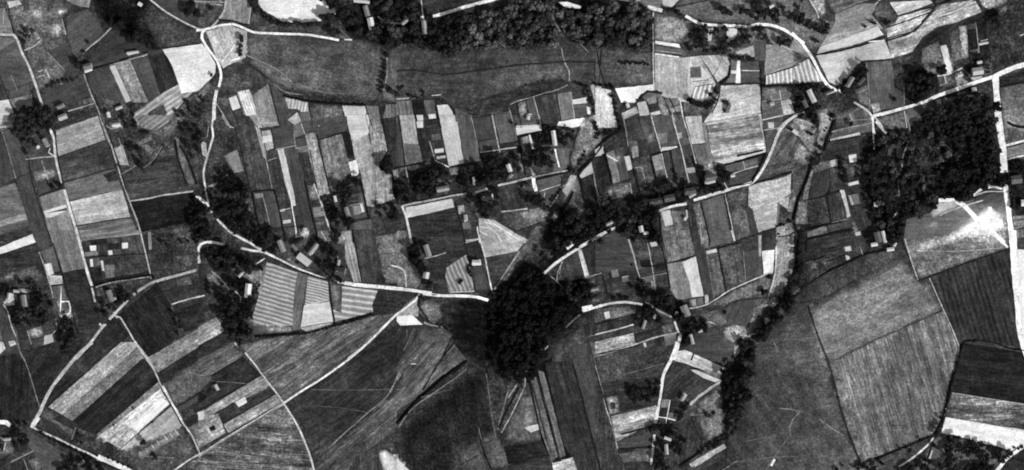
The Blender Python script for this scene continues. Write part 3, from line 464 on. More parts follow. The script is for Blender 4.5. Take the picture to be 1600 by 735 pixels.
F(88, "480,735 500,600 640,560 840,495 1060,440 1085,735", ''); F(62, "880,480 1060,430 1070,560 920,560", ''); F(175, "640,560 680,490 740,485 830,500 720,560 650,590", 'm'); F(215, "900,590 950,560 985,520 1010,570 1050,590 1068,640 1060,690 1030,735 960,720 880,700 860,660 920,640", 'm'); F(196, "740,690 830,610 900,560 960,520 1040,560 1068,700 1066,760 820,765", 'S'); B(985, 620, 120, 100, 85); B(860, 680, 150, 50, 45, 10); B(660, 632, 22, 10, 70)
B(560, 60, 60, 60, -8); B(640, 640, 60, 40, 14)
T(1280, 360)
F(60, "-120,340 300,130 405,118 470,140 400,215 200,285 0,405 -60,440", 'm'); F(50, "0,0 200,20 262,90 252,138 0,268"); F(182, "146,96 180,91 185,118 150,122"); F(200, "150,142 172,150 178,172 158,178"); F(80, "30,130 130,115 140,190 40,230", 'm'); F(108, "-85,455 0,405 200,295 470,150 575,292 630,272 715,460 420,590 115,738 48,790 5,690 -45,560", 'S'); F(112, "-45,500 20,450 200,360 480,230 600,330 690,460 420,590 115,735 20,735", 'S'); F(100, "115,738 420,592 715,463 800,680 800,700 720,1053 640,1183 240,1333 130,1043 58,785", 'R 106 17')
F(92, "40,780 100,745 300,1300 240,1333 130,1043", 'm'); F(104, "478,60 1085,-20 1087,104 640,258 578,290 490,100", 'm'); F(41, "632,266 1086,108 1142,600 1176,690 1100,662 960,635 830,632 802,675", 'r 106 30'); F(230, "1092,0 1130,0 1136,110 1176,112 1176,690 1148,610 1112,300", 'w'); F(60, "1130,0 1176,0 1176,112 1136,110"); F(88, "1130,0 1176,-10 1176,40 1132,50", 'm'); F(30, "1168,420 1176,420 1176,500 1170,500")
B(600, 100, 60, 20, 110, 18); B(720, 60, 110, 18, 80, 14); B(900, 0, 70, 25, 60); B(80, 480, 120, 60, 18, 25); B(40, 600, 60, 60, 14); B(480, 445, 110, 26, -22, 12); B(300, 330, 160, 50, 12, 20); B(700, 640, 80, 60, 8); B(540, 260, 26, 70, 24, -70)
T(1280, 535)
F(78, "-380,480 -280,100 -200,0 -40,-130 0,10 130,410 238,700 240,735 -470,735 -500,500", 'M'); F(34, "832,5 1176,60 1176,350 762,287 805,60"); F(95, "762,292 1176,357 1176,500 727,424", 'H 4 9'); F(238, "726,430 1176,505 1176,580 1105,625 1000,590 900,572 770,530 702,522", 'w'); F(84, "700,526 770,532 900,575 1100,628 1008,735 560,735 655,560", 'M'); F(42, "1176,615 1080,690 1040,735 1176,735"); F(68, "240,695 645,545 600,622 455,735 232,735", 'm'); F(85, "655,555 615,735 540,735 600,640", 'm')
B(150, 280, 30, 120, 14); B(320, 600, 120, 40, 8)
T(1150, 480)
F(70, "100,0 440,-30 470,300 200,380 60,300 70,180", 'M')
F(66, "-40,470 150,300 330,330 700,860 560,1000 -60,1000", 'M')

T(0, 0, 1)
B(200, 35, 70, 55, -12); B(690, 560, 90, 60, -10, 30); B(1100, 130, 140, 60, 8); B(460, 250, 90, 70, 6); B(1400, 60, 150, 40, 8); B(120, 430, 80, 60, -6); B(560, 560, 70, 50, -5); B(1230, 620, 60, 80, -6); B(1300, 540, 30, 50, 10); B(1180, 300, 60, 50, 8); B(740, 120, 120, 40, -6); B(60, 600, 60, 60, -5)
T(1180, 160, 7.35)
F(104, "350,270 470,180 600,220 690,260 700,620 640,620 480,390 420,330", 'm'); F(112, "700,80 900,60 900,210 800,430 740,620 690,560 740,250", 'm'); F(70, "310,305 420,345 490,430 440,600 370,690 110,735 180,590", 'R 55 40'); F(118, "490,430 640,620 640,700 540,720 440,650", 'm'); F(58, "480,410 500,440 460,560 420,640 350,700 380,590 440,500", 'm'); F(190, "505,262 545,255 570,300 530,320")
F(54, "870,455 1176,395 1176,580 840,680 740,660 820,480", ''); F(54, "330,735 440,665 530,700 540,735", 'm')
T(1180, 250, 7.35)
F(108, "640,70 850,5 880,90 670,155", 'm'); F(60, "425,130 620,75 520,330 450,480 410,420", 'm'); F(130, "630,90 665,130 610,455 530,470 560,330", 'm'); F(56, "675,155 850,110 850,300 800,400 615,445"); F(95, "410,410 470,420 430,600 370,590", 'm'); F(56, "855,105 940,80 1000,230 1070,270 1050,320 850,385", 'm')
F(118, "500,470 570,470 615,735 450,735", 'm'); F(48, "575,470 700,450 730,735 620,735", 'm'); F(62, "700,450 800,415 870,720 730,735", 'm')
T(1180, 340, 7.35)
F(128, "240,110 420,60 445,170 390,205 250,220", 'm'); F(118, "245,220 445,200 450,620 390,735 220,735", 'm'); F(42, "440,60 480,160 540,160 590,260 580,400 520,520 510,735 400,735 445,620 460,300"); F(108, "600,170 800,100 840,180 600,245", 'g'); F(54, "830,95 1090,30 1110,130 850,185"); F(50, "590,260 1100,145 1110,300 800,350 560,390"); F(38, "560,395 800,350 810,430 540,515"); F(52, "530,530 800,450 830,600 640,735 520,735", 'm')
F(105, "630,520 690,510 705,580 640,590", 'm'); F(42, "800,410 1000,360 1030,500 830,600", 'm')

# ================================================================== ROADS, LANES AND PATHS (grey value, width, centre line)
T(0, 0)
P(195, 15, "0,200 80,202 98,225 125,300 165,380 205,490 245,610", 'lane'); P(150, 13, "483,425 520,530 575,655 605,735 640,835", 'lane'); P(205, 10, "865,0 940,60 1040,120 1130,163 1180,178", 'lane'); P(155, 11, "472,312 520,268 585,215 638,162", 'footpath')
P(155, 11, "632,378 735,347 847,315", 'footpath'); P(180, 8, "140,290 195,268 240,225", 'footpath'); P(150, 5, "28,48 18,125 35,190"); P(170, 8, "390,640 450,622 540,595"); P(200, 7, "218,412 246,405"); P(200, 7, "222,441 258,432"); P(205, 8, "260,400 284,445"); P(140, 5, "65,435 100,520"); P(160, 5, "355,110 378,200"); P(150, 5, "270,300 370,405"); P(185, 10, "0,735 85,715 90,700", 'footpath'); P(38, 7, "45,30 60,110 78,190"); P(40, 6, "170,490 190,560 230,640"); P(45, 6, "0,440 50,570"); P(120, 5, "180,540 185,600")
P(36, 8, "490,424 528,530 582,655"); P(36, 6, "900,275 1010,270 1155,250"); P(38, 6, "500,408 620,372 740,337"); P(42, 6, "330,735 545,636"); P(200, 7, "735,318 800,300"); P(45, 6, "570,622 545,540")
T(0, 180)
P(200, 16, "285,80 308,130 318,230 332,305 357,390", 'lane'); P(208, 17, "370,428 402,540 432,640 472,790 512,935 530,980", 'lane'); P(170, 9, "640,175 700,370 742,490 792,620 822,735 850,850 870,940", 'lane'); P(150, 13, "575,0 610,110 640,175", 'lane')
P(180, 9, "745,494 860,478 930,462 1110,438", 'footpath'); P(235, 12, "1125,465 1176,505"); P(150, 7, "240,262 262,330 285,392"); P(180, 7, "150,255 220,245 318,238"); P(190, 8, "318,238 280,215 290,190"); P(120, 5, "12,85 85,60"); P(135, 5, "12,92 60,250 92,365"); P(150, 7, "610,60 640,80 700,60"); P(36, 8, "576,0 640,155 725,430"); P(40, 5, "336,240 605,145"); P(40, 5, "366,386 660,305"); P(38, 8, "318,92 325,200 362,400"); P(36, 9, "225,467 365,415"); P(50, 5, "95,360 165,335"); P(36, 6, "165,250 190,400 250,600 300,735"); P(150, 6, "655,195 715,178"); P(150, 6, "680,130 735,290"); P(45, 6, "430,640 600,610 750,588"); P(150, 5, "690,345 790,285")
P(30, 15, "940,160 900,240 870,290"); P(110, 8, "930,180 880,260 820,305"); P(30, 14, "1005,140 1020,240 1070,400"); P(30, 14, "1030,170 1090,280 1130,400")
T(0, 360)
P(190, 12, "528,330 548,412", 'lane'); P(178, 17, "440,738 490,680 540,620 600,540", 'lane'); P(195, 17, "628,512 735,400", 'lane'); P(165, 17, "765,372 830,325 885,297 1000,265 1125,230", 'lane'); P(195, 9, "660,492 690,500 740,580 800,680 845,745 885,800", 'footpath'); P(190, 8, "652,470 672,505"); P(200, 9, "572,535 590,560 608,540")
P(205, 14, "1180,68 1152,80 1140,112 1146,188", 'lane'); P(195, 10, "985,426 1060,402 1176,374", 'footpath'); P(160, 7, "550,328 640,300 740,285 870,265"); P(26, 8, "540,315 640,292 740,275 870,256"); P(150, 8, "225,125 260,220 290,320 305,390"); P(30, 9, "292,320 360,310"); P(35, 6, "310,245 350,238"); P(215, 7, "352,320 350,400 345,500"); P(215, 9, "352,410 395,408 405,440 402,475 350,500"); P(150, 6, "320,510 325,570 300,600"); P(190, 9, "20,425 45,470 70,560 92,610"); P(190, 9, "20,415 70,400 75,365"); P(185, 7, "90,350 190,355"); P(140, 5, "92,610 110,680 130,735"); P(30, 7, "890,300 940,370 985,440"); P(30, 6, "530,300 852,240"); P(30, 5, "480,155 840,135"); P(150, 5, "155,575 182,655"); P(30, 6, "355,240 400,400 450,600"); P(130, 5, "0,590 20,690"); P(80, 14, "985,440 1020,520 1035,600"); P(60, 4, "310,95 350,235"); P(28, 5, "660,270 640,300"); P(30, 5, "440,600 500,680")
T(0, 535)
P(182, 22, "530,0 450,72 370,165 295,265 255,340 225,410 185,475", 'lane'); P(215, 30, "222,430 185,480"); P(135, 6, "125,65 160,150 200,280 228,372", 'footpath'); P(195, 10, "775,-5 860,108 922,240 968,318 1040,448 1105,540 1140,622", 'footpath'); P(215, 14, "935,250 975,325 1045,450"); P(185, 11, "1000,737 1080,680 1142,645 1180,625", 'lane'); P(225, 12, "175,482 250,518 350,562 420,598 500,634 560,665", 'road'); P(235, 34, "562,658 640,690 720,728 760,750", 'road'); P(235, 28, "0,458 35,460 60,478", 'road'); P(130, 4, "1045,168 1110,178 1176,195")
P(175, 6, "60,690 190,625"); P(150, 5, "135,665 160,735"); P(180, 6, "800,628 815,650"); P(180, 6, "835,608 850,630"); P(180, 6, "868,585 884,608"); P(180, 6, "900,565 915,588"); P(190, 7, "945,540 962,562"); P(190, 7, "975,522 992,548"); P(190, 7, "1005,505 1025,530"); P(170, 4, "820,503 900,500"); P(120, 5, "830,655 1000,665"); P(36, 6, "924,265 992,380 1040,470"); P(30, 6, "420,454 820,95"); P(34, 5, "905,180 1176,10"); P(50, 4, "910,225 550,530"); P(30, 5, "1010,374 1176,275"); P(150, 6, "435,490 412,560"); P(34, 8, "190,500 350,580 540,680 700,735")
T(310, 0)
P(190, 12, "160,-4 148,65 105,125 72,162", 'lane'); P(238, 15, "-12,176 25,172 80,160 130,147 200,140 260,163 320,186 450,194 620,200 700,212 808,231", 'lane'); P(225, 9, "838,228 882,230", 'lane'); P(238, 16, "40,170 22,190 20,220 60,288 108,352 130,430 118,500", 'lane'); P(205, 22, "106,518 96,570 90,625 90,690", 'lane'); P(170, 7, "100,590 140,655 185,735", 'footpath'); P(150, 5, "262,312 400,372 480,420 535,472", 'footpath'); P(200, 10, "1030,95 1080,128 1176,137", 'lane')
P(160, 7, "40,18 140,32"); P(160, 5, "185,17 225,19"); P(215, 6, "122,330 165,275 195,258"); P(225, 7, "135,358 180,300 212,258"); P(225, 7, "142,392 200,345 240,335"); P(200, 6, "195,205 232,208"); P(200, 6, "180,238 228,238"); P(190, 6, "302,40 290,138"); P(35, 8, "112,112 200,122 285,150"); P(150, 5, "1080,300 1085,420 1065,520"); P(130, 6, "430,480 500,530 600,545"); P(110, 4, "560,480 720,530 900,540")
P(36, 8, "408,485 465,718"); P(36, 7, "195,635 235,735"); P(40, 5, "634,580 655,735"); P(170, 5, "290,520 360,735"); P(150, 4, "225,535 265,660"); P(42, 5, "960,605 1000,735"); P(45, 12, "250,345 400,450"); P(36, 14, "490,550 640,585 820,600 960,605"); P(110, 5, "1075,300 1090,420")
T(310, 180)
P(205, 12, "90,0 78,60 85,120 65,190 45,260 30,330 38,400 55,508", 'lane'); P(232, 14, "-4,468 25,488 55,515 76,560", 'lane'); P(232, 15, "108,598 140,632 200,682 310,740", 'lane'); P(150, 8, "135,0 165,55 205,75"); P(150, 7, "60,60 50,130"); P(150, 6, "20,150 48,240")
P(155, 6, "332,62 355,110 375,200 392,270 425,430"); P(225, 8, "458,200 480,290 520,430 540,540 566,690", 'footpath'); P(150, 5, "365,450 390,540 412,642"); P(225, 9, "663,395 700,490 730,580 757,668", 'footpath'); P(180, 7, "705,668 735,722"); P(160, 5, "865,520 945,505"); P(150, 5, "548,110 560,190"); P(175, 6, "590,48 612,110"); P(175, 5, "445,198 555,176"); P(180, 6, "400,262 450,245"); P(180, 6, "470,550 530,535"); P(36, 8, "417,75 440,195"); P(34, 7, "205,60 250,220 300,432"); P(40, 5, "640,200 690,460"); P(34, 9, "680,110 715,260 760,450"); P(34, 8, "825,105 860,250"); P(28, 9, "935,370 980,600"); P(28, 8, "1050,20 1090,210"); P(28, 10, "1112,320 1125,470 1150,500"); P(28, 8, "1112,308 1176,296"); P(150, 5, "270,480 330,640"); P(110, 5, "960,0 1000,200 1000,420"); P(28, 6, "880,610 990,590"); P(28, 7, "880,660 890,735"); P(40, 5, "450,650 560,640"); P(28, 5, "690,145 840,100"); P(200, 5, "690,60 692,66"); P(150, 5, "560,190 640,205")
P(30, 8, "310,446 352,655"); P(30, 8, "438,432 470,570 505,735"); P(30, 8, "612,378 650,560 695,735")
T(310, 360)
P(222, 15, "-2,105 12,82 45,68 100,72 152,84", 'lane'); P(225, 15, "245,103 320,118 372,125 440,155", 'lane'); P(225, 16, "165,-3 230,38 300,75 350,105 395,125"); P(205, 13, "0,110 4,190", 'lane'); P(200, 12, "440,155 520,195 600,232 650,250 760,290 840,305", 'lane'); P(240, 24, "840,303 900,312 1050,326 1176,338", 'lane'); P(230, 14, "858,740 980,640 1090,530 1130,490", 'lane'); P(235, 8, "1110,202 1150,212 1176,228", 'footpath')
P(140, 7, "75,235 135,285 178,345"); P(150, 6, "195,400 200,450"); P(120, 6, "202,510 195,620"); P(200, 7, "335,192 382,162"); P(190, 7, "235,272 262,240"); P(215, 6, "210,350 245,385 240,420"); P(225, 8, "560,0 562,40 630,10"); P(180, 6, "800,150 805,210"); P(215, 8, "592,548 720,528"); P(36, 10, "455,172 560,225 680,268 800,300"); P(30, 10, "748,298 765,420 782,535"); P(30, 9, "885,0 940,298"); P(200, 6, "750,400 610,432"); P(195, 10, "208,645 245,700", 'footpath'); P(195, 8, "272,705 300,740"); P(60, 5, "0,545 105,495")
P(36, 7, "0,668 155,583")
T(310, 535)
P(195, 10, "268,60 330,135 390,218 440,280 490,350", 'footpath'); P(200, 14, "0,655 120,575 260,490 400,405 490,352", 'lane'); P(44, 4, "0,655 120,577 260,493 400,408 480,358"); P(205, 12, "490,352 560,462 610,570 642,655 665,740", 'lane'); P(232, 13, "490,350 590,282 700,215 800,145 880,85 980,-2", 'lane'); P(140, 6, "1176,110 1145,190 1100,285 1055,340 980,398 900,470 830,530 770,588", 'footpath'); P(80, 4, "770,588 670,670")
P(140, 3, "100,225 250,235 400,250"); P(110, 3, "650,272 850,275 1070,272 1176,272"); P(95, 3, "600,365 800,375 980,405"); P(140, 4, "0,680 200,695 400,715"); P(130, 4, "100,625 350,660 600,690"); P(110, 3, "0,195 90,225"); P(30, 6, "80,190 256,84"); P(30, 5, "0,392 360,190"); P(40, 5, "430,225 560,135"); P(200, 6, "-5,600 8,640")
P(30, 5, "100,406 210,345"); P(34, 5, "145,470 445,297"); P(48, 12, "1176,180 1110,300 1075,330")
T(620, 0)
P(240, 21, "135,103 210,95 330,60 440,28 575,-6", 'road'); P(205, 8, "140,0 150,90", 'footpath'); P(160, 6, "982,488 920,518 850,535 790,555 720,575 690,582 650,602", 'footpath'); P(150, 7, "945,275 955,330 968,370 990,412 990,468", 'footpath'); P(105, 11, "882,60 905,120 940,182"); P(150, 5, "978,198 1040,240 1102,302", 'footpath'); P(150, 5, "555,225 625,272"); P(190, 20, "150,118 165,200")
P(48, 7, "0,412 100,405 200,422 280,430 450,412 600,390 700,375 850,366 960,358 1170,360"); P(44, 12, "470,585 540,560 640,535 740,492 830,478 960,465"); P(180, 8, "0,570 70,565"); P(200, 5, "200,550 255,545"); P(34, 6, "94,572 108,690"); P(180, 6, "785,555 828,715"); P(185, 6, "1000,530 1020,680"); P(38, 8, "690,590 715,735"); P(38, 7, "916,545 945,695"); P(185, 7, "548,665 560,735"); P(150, 5, "645,625 668,700"); P(42, 6, "424,665 442,735"); P(30, 10, "226,606 252,735"); P(200, 8, "685,727 830,718"); P(38, 6, "1176,290 1160,480"); P(40, 5, "432,680 548,664"); P(34, 7, "295,600 330,640 345,700")
T(620, 180)
P(178, 15, "28,525 110,503 200,488 300,466 400,450", 'lane'); P(225, 16, "450,445 520,425"); P(185, 14, "580,405 700,378 780,357", 'lane'); P(150, 8, "780,357 880,337 980,318", 'lane'); P(212, 15, "30,522 50,570 62,620 85,735", 'lane'); P(235, 26, "782,362 800,438"); P(235, 12, "762,114 778,180 788,232", 'footpath'); P(220, 10, "908,195 918,240 932,300", 'footpath'); P(185, 8, "548,0 570,110 592,215"); P(185, 8, "482,215 600,198 690,185"); P(150, 6, "187,150 222,262"); P(155, 10, "600,556 750,538", 'footpath'); P(175, 6, "818,438 938,400"); P(150, 6, "850,440 845,500"); P(150, 8, "1130,338 1160,500 1176,540", 'footpath'); P(235, 7, "548,455 552,490"); P(130, 6, "425,0 470,190"); P(195, 8, "395,720 470,712"); P(200, 9, "462,640 476,735", 'footpath')
P(30, 10, "485,228 505,300 522,402"); P(30, 10, "698,125 715,230 738,345"); P(28, 8, "690,122 860,90"); P(26, 8, "800,372 960,335"); P(26, 10, "0,302 170,268"); P(26, 9, "300,300 385,282"); P(26, 9, "30,512 200,478 400,440"); P(30, 7, "12,0 48,290"); P(26, 12, "1176,180 1100,280 1045,330"); P(30, 8, "335,500 395,735"); P(30, 8, "1045,340 1075,480 1092,560"); P(175, 7, "50,300 70,390"); P(30, 16, "1010,440 960,560"); P(36, 6, "690,668 830,615"); P(190, 9, "300,300 230,265 220,260")
P(36, 6, "595,560 598,610"); P(130, 7, "960,400 900,500 870,540"); P(120, 7, "1020,340 960,410"); P(30, 7, "945,350 950,410 900,480")
for a in ("500,615 580,640 660,712", "475,640 560,665 600,730", "520,600 600,650 700,715", "475,665 520,690"): P(222, 7, a)
T(620, 360)
P(240, 21, "-4,336 60,342 130,352 200,362", 'lane'); P(238, 18, "150,365 260,375 400,378 470,386 525,402", 'lane'); P(200, 7, "395,70 470,52"); P(205, 9, "462,0 500,130 525,250 545,342", 'footpath'); P(200, 8, "0,205 45,235 55,325", 'footpath'); P(235, 18, "842,252 890,208 950,163 1030,112 1100,68 1180,20", 'lane'); P(160, 6, "952,180 925,240 918,292"); P(170, 4, "945,180 935,250"); P(115, 8, "880,262 920,295 970,350 1020,392", 'footpath'); P(232, 15, "1062,466 1110,452 1180,430", 'lane'); P(110, 9, "1055,485 1010,520 970,560"); P(150, 11, "155,530 200,545 262,555", 'footpath'); P(130, 9, "820,690 850,685 870,665"); P(120, 7, "100,560 65,640 40,690", 'footpath')
P(235, 14, "-10,490 110,400 130,365", 'lane'); P(190, 7, "745,275 790,245"); P(180, 7, "160,162 200,155 280,130"); P(34, 12, "130,400 125,430 190,530"); P(38, 8, "390,80 425,200 448,350"); P(150, 6, "1082,272 1176,245"); P(42, 5, "1072,540 1130,735"); P(120, 5, "1095,610 1176,595"); P(100, 5, "60,570 55,620"); P(185, 8, "70,0 85,80", 'lane'); P(26, 6, "200,370 230,372"); P(150, 9, "705,120 560,340"); P(210, 6, "305,357 445,350"); P(80, 14, "110,560 45,730")
P(30, 8, "325,600 290,670 260,735"); P(50, 14, "430,215 445,300")
T(620, 535)
P(125, 10, "400,155 350,195 280,245 200,300 120,355 60,410 10,490", 'footpath'); P(105, 7, "512,180 530,300 545,420 580,610", 'footpath'); P(150, 7, "755,150 735,185"); P(155, 9, "735,205 735,250 690,350 650,430 600,520", 'footpath'); P(170, 8, "688,245 640,320"); P(120, 7, "640,280 600,420 580,500"); P(28, 14, "700,260 640,370 585,490"); P(100, 5, "1110,0 1140,120 1176,270", 'footpath'); P(42, 9, "812,215 850,340 890,480 940,680"); P(35, 7, "765,215 800,330 870,600"); P(30, 9, "1015,130 1060,300 1110,500 1170,735"); P(24, 8, "475,490 490,600 540,720"); P(120, 5, "470,490 485,560"); P(28, 9, "330,0 240,120 150,275"); P(90, 8, "100,0 0,190"); P(24, 22, "395,115 250,215 130,320 40,420 0,470"); P(34, 6, "645,712 760,670 870,650"); P(110, 4, "330,265 200,300 130,320"); P(35, 6, "370,700 470,650"); P(240, 5, "80,125 112,125"); P(34, 8, "895,690 945,680")
T(930, 0)
P(240, 24, "300,42 345,52 385,62", 'lane'); P(238, 19, "518,93 600,137 640,142 700,146 800,150 880,156 920,142 1010,146 1080,170 1140,208 1200,252", 'lane'); P(190, 9, "335,70 330,160 333,300 335,420 338,520", 'footpath'); P(175, 7, "1058,520 1070,590 1085,662", 'footpath'); P(200, 7, "960,690 1078,664"); P(190, 16, "1045,750 1075,718 1110,690 1160,662", 'lane'); P(200, 8, "485,565 500,650 520,735", 'footpath'); P(195, 10, "635,716 780,688 940,655"); P(205, 14, "945,655 955,735"); P(160, 5, "955,585 1060,570"); P(215, 6, "838,406 942,408"); P(75, 4, "605,325 660,420"); P(80, 3, "735,315 700,400 665,450")
P(30, 12, "775,375 765,440 715,485"); P(30, 8, "948,400 955,560"); P(32, 8, "325,80 328,300"); P(42, 5, "10,280 30,400 60,490"); P(40, 6, "440,45 600,12"); P(225, 9, "345,310 480,330"); P(36, 5, "1050,255 1176,315"); P(40, 5, "985,432 1176,372"); P(30, 14, "255,570 300,528 385,538"); P(90, 5, "560,470 640,460"); P(40, 6, "720,485 945,480"); P(36, 6, "720,490 705,580 670,650"); P(190, 6, "1048,255 1130,290"); P(130, 6, "500,110 505,180"); P(40, 7, "425,560 485,690"); P(150, 5, "430,620 460,700"); P(170, 5, "340,290 500,310")
T(930, 180)
P(205, 18, "0,712 60,672 115,650", 'lane'); P(205, 17, "362,553 440,526 525,509", 'lane'); P(215, 18, "565,490 640,466 740,436 830,408 900,386 960,315 1010,212 1055,100 1100,42 1150,5", 'lane')
P(195, 7, "320,0 345,90 378,200", 'footpath'); P(215, 7, "378,200 395,290 415,362", 'footpath'); P(200, 7, "440,0 470,110 500,220 520,310 538,392", 'footpath'); P(185, 7, "500,0 540,130 580,280", 'footpath'); P(200, 8, "742,452 770,570 802,722", 'footpath'); P(190, 6, "780,342 862,312 940,292"); P(190, 6, "850,264 862,312"); P(160, 6, "160,0 178,100 190,180"); P(160, 5, "268,300 290,390"); P(160, 5, "220,305 275,298"); P(170, 5, "975,85 1075,70"); P(180, 7, "948,10 960,90 978,200"); P(160, 6, "0,400 40,520"); P(170, 6, "200,390 210,450"); P(225, 9, "60,228 130,265"); P(210, 8, "740,390 760,425"); P(180, 5, "600,620 612,735"); P(185, 5, "1176,120 1090,80"); P(170, 5, "25,470 90,455")
P(28, 10, "50,192 85,330 118,470"); P(28, 10, "218,305 258,450"); P(28, 9, "318,235 350,370"); P(28, 8, "320,232 430,202"); P(28, 10, "430,205 455,340"); P(26, 12, "558,238 590,340 622,410"); P(26, 10, "740,288 860,258 980,224"); P(26, 11, "978,228 940,310 900,385"); P(26, 8, "772,412 900,390"); P(30, 8, "608,500 640,640 660,735"); P(30, 9, "370,565 385,735"); P(30, 7, "915,392 1040,365 1130,332"); P(26, 8, "816,238 965,203"); P(30, 7, "1130,335 1130,430"); P(24, 16, "0,195 60,140 160,70"); P(40, 5, "100,402 220,370"); P(28, 8, "740,452 795,715"); P(30, 6, "800,728 935,683 1040,652"); P(45, 6, "530,510 560,735")
T(930, 360)
P(175, 11, "192,52 225,160 250,260 275,350", 'footpath'); P(170, 7, "300,75 325,200 345,345", 'footpath'); P(195, 15, "0,445 80,422 170,413 270,427", 'lane'); P(135, 13, "288,405 350,455 440,500", 'lane'); P(200, 12, "455,522 475,580 492,602", 'lane'); P(228, 22, "490,600 470,680 450,745", 'lane'); P(185, 8, "540,450 630,430 700,393 760,352 860,305 965,260 1020,240", 'footpath'); P(195, 9, "0,600 120,570 220,542", 'footpath'); P(180, 9, "0,722 120,690 240,652 330,620 400,602 470,588", 'footpath'); P(205, 8, "782,0 800,62", 'footpath'); P(120, 5, "640,140 682,390"); P(150, 5, "850,115 865,290"); P(28, 9, "705,108 750,350"); P(165, 7, "1085,30 1065,220 1000,360"); P(175, 10, "1040,90 1032,250 995,380")
P(28, 10, "380,90 405,190 430,330"); P(30, 7, "416,190 576,145"); P(30, 7, "270,210 405,200"); P(150, 5, "265,275 410,245"); P(28, 7, "230,215 280,350"); P(30, 7, "700,105 840,68"); P(150, 8, "155,270 190,262"); P(28, 7, "0,538 240,480"); P(26, 8, "40,255 72,370"); P(38, 6, "740,440 820,402 990,386"); P(38, 6, "1176,360 1100,420"); P(170, 6, "640,520 690,540"); P(170, 9, "270,565 290,545 280,510"); P(28, 8, "225,592 235,645"); P(28, 6, "0,720 240,662"); P(150, 5, "1020,630 1050,700"); P(120, 4, "1176,330 1110,385")
T(930, 535)
P(230, 20, "470,-2 440,90 395,180 382,250", 'lane'); P(225, 15, "384,240 378,290 362,380", 'lane'); P(235, 22, "362,370 345,465", 'lane'); P(220, 16, "340,530 330,620 320,705", 'lane'); P(172, 18, "725,222 640,278 580,325 545,362", 'footpath'); P(110, 4, "40,215 240,165 400,120"); P(140, 8, "0,135 40,280 60,370 95,480 130,618", 'footpath'); P(140, 7, "1060,380 1120,384 1176,398", 'footpath'); P(130, 8, "1172,402 1130,450 1115,490 1125,540", 'footpath'); P(90, 9, "1120,530 1040,640 1010,690 975,740", 'footpath'); P(235, 14, "1030,672 1010,710"); P(210, 6, "430,332 405,468"); P(215, 8, "362,428 410,435 462,448"); P(120, 4, "860,570 1030,535"); P(110, 4, "800,690 1000,662 1176,655")
P(30, 7, "555,440 620,590"); P(26, 12, "480,715 560,660 620,615"); P(32, 7, "0,150 40,290 80,400"); P(120, 4, "540,418 700,415"); P(150, 7, "90,430 230,395 345,370"); P(100, 6, "800,490 780,540"); P(110, 6, "905,300 900,350"); P(26, 9, "145,530 310,487"); P(30, 10, "565,65 552,105"); P(130, 6, "815,680 730,735"); P(80, 4, "1176,500 1000,560"); P(34, 8, "128,615 330,600")
T(1240, 0)
P(240, 19, "-10,190 40,240 85,300 125,368 160,440 200,495 250,522", 'lane'); P(225, 12, "255,515 275,532", 'lane'); P(220, 12, "345,588 400,620 438,652 455,680 455,735", 'lane'); P(238, 19, "455,666 540,648 640,620 700,603 745,588", 'road'); P(200, 13, "465,672 510,735", 'footpath'); P(235, 8, "455,735 458,800 462,860", 'footpath')
P(26, 9, "125,315 210,305 300,285 385,262 460,235 525,210", 'ditch'); P(28, 9, "525,236 600,215 665,192 720,150 765,95 815,35 800,-5", 'ditch'); P(28, 9, "815,28 860,15 900,-5", 'ditch'); P(70, 7, "240,120 215,50 190,-5"); P(185, 9, "90,-5 130,60 145,105"); P(190, 13, "470,28 500,-5"); P(150, 5, "415,350 425,450 440,620"); P(150, 6, "632,500 636,600"); P(60, 6, "240,80 380,22 480,10"); P(50, 4, "0,378 90,335"); P(35, 6, "585,95 700,60 800,20"); P(30, 9, "560,345 480,350 385,358"); P(200, 7, "635,640 650,735"); P(225, 7, "430,242 522,232"); P(140, 5, "150,268 480,150"); P(36, 7, "450,80 520,165"); P(34, 8, "530,160 610,135 800,65"); P(200, 5, "190,545 250,520"); P(180, 8, "0,665 60,645", 'lane'); P(160, 4, "250,702 450,682"); P(160, 4, "340,650 350,708"); P(150, 8, "820,100 900,70 985,42")
T(1440, 0, 7.35)
P(170, 8, "620,262 640,430 662,612", 'footpath'); P(30, 10, "0,255 90,150 165,60", 'ditch'); P(30, 12, "165,60 250,40 330,0", 'ditch'); P(215, 8, "1130,415 1176,395"); P(30, 12, "0,115 50,105 130,80", 'ditch'); P(60, 9, "755,240 790,735"); P(200, 14, "190,192 340,150 480,90"); P(28, 9, "540,570 560,735")
T(1440, 90, 7.35)
P(242, 40, "-10,526 60,500 130,462", 'road'); P(245, 46, "115,470 260,412 400,368 520,322 640,280 740,246 830,222", 'road'); P(245, 62, "810,232 880,195 940,166 1060,118 1190,80", 'road'); P(245, 80, "845,215 850,330 862,480 880,660 884,740", 'road'); P(215, 18, "182,212 300,195 400,150 465,122", 'footpath'); P(30, 14, "160,482 300,430 420,395 560,345 620,325"); P(150, 10, "300,290 210,325"); P(30, 12, "890,345 1030,318 1176,285")
T(1280, 180)
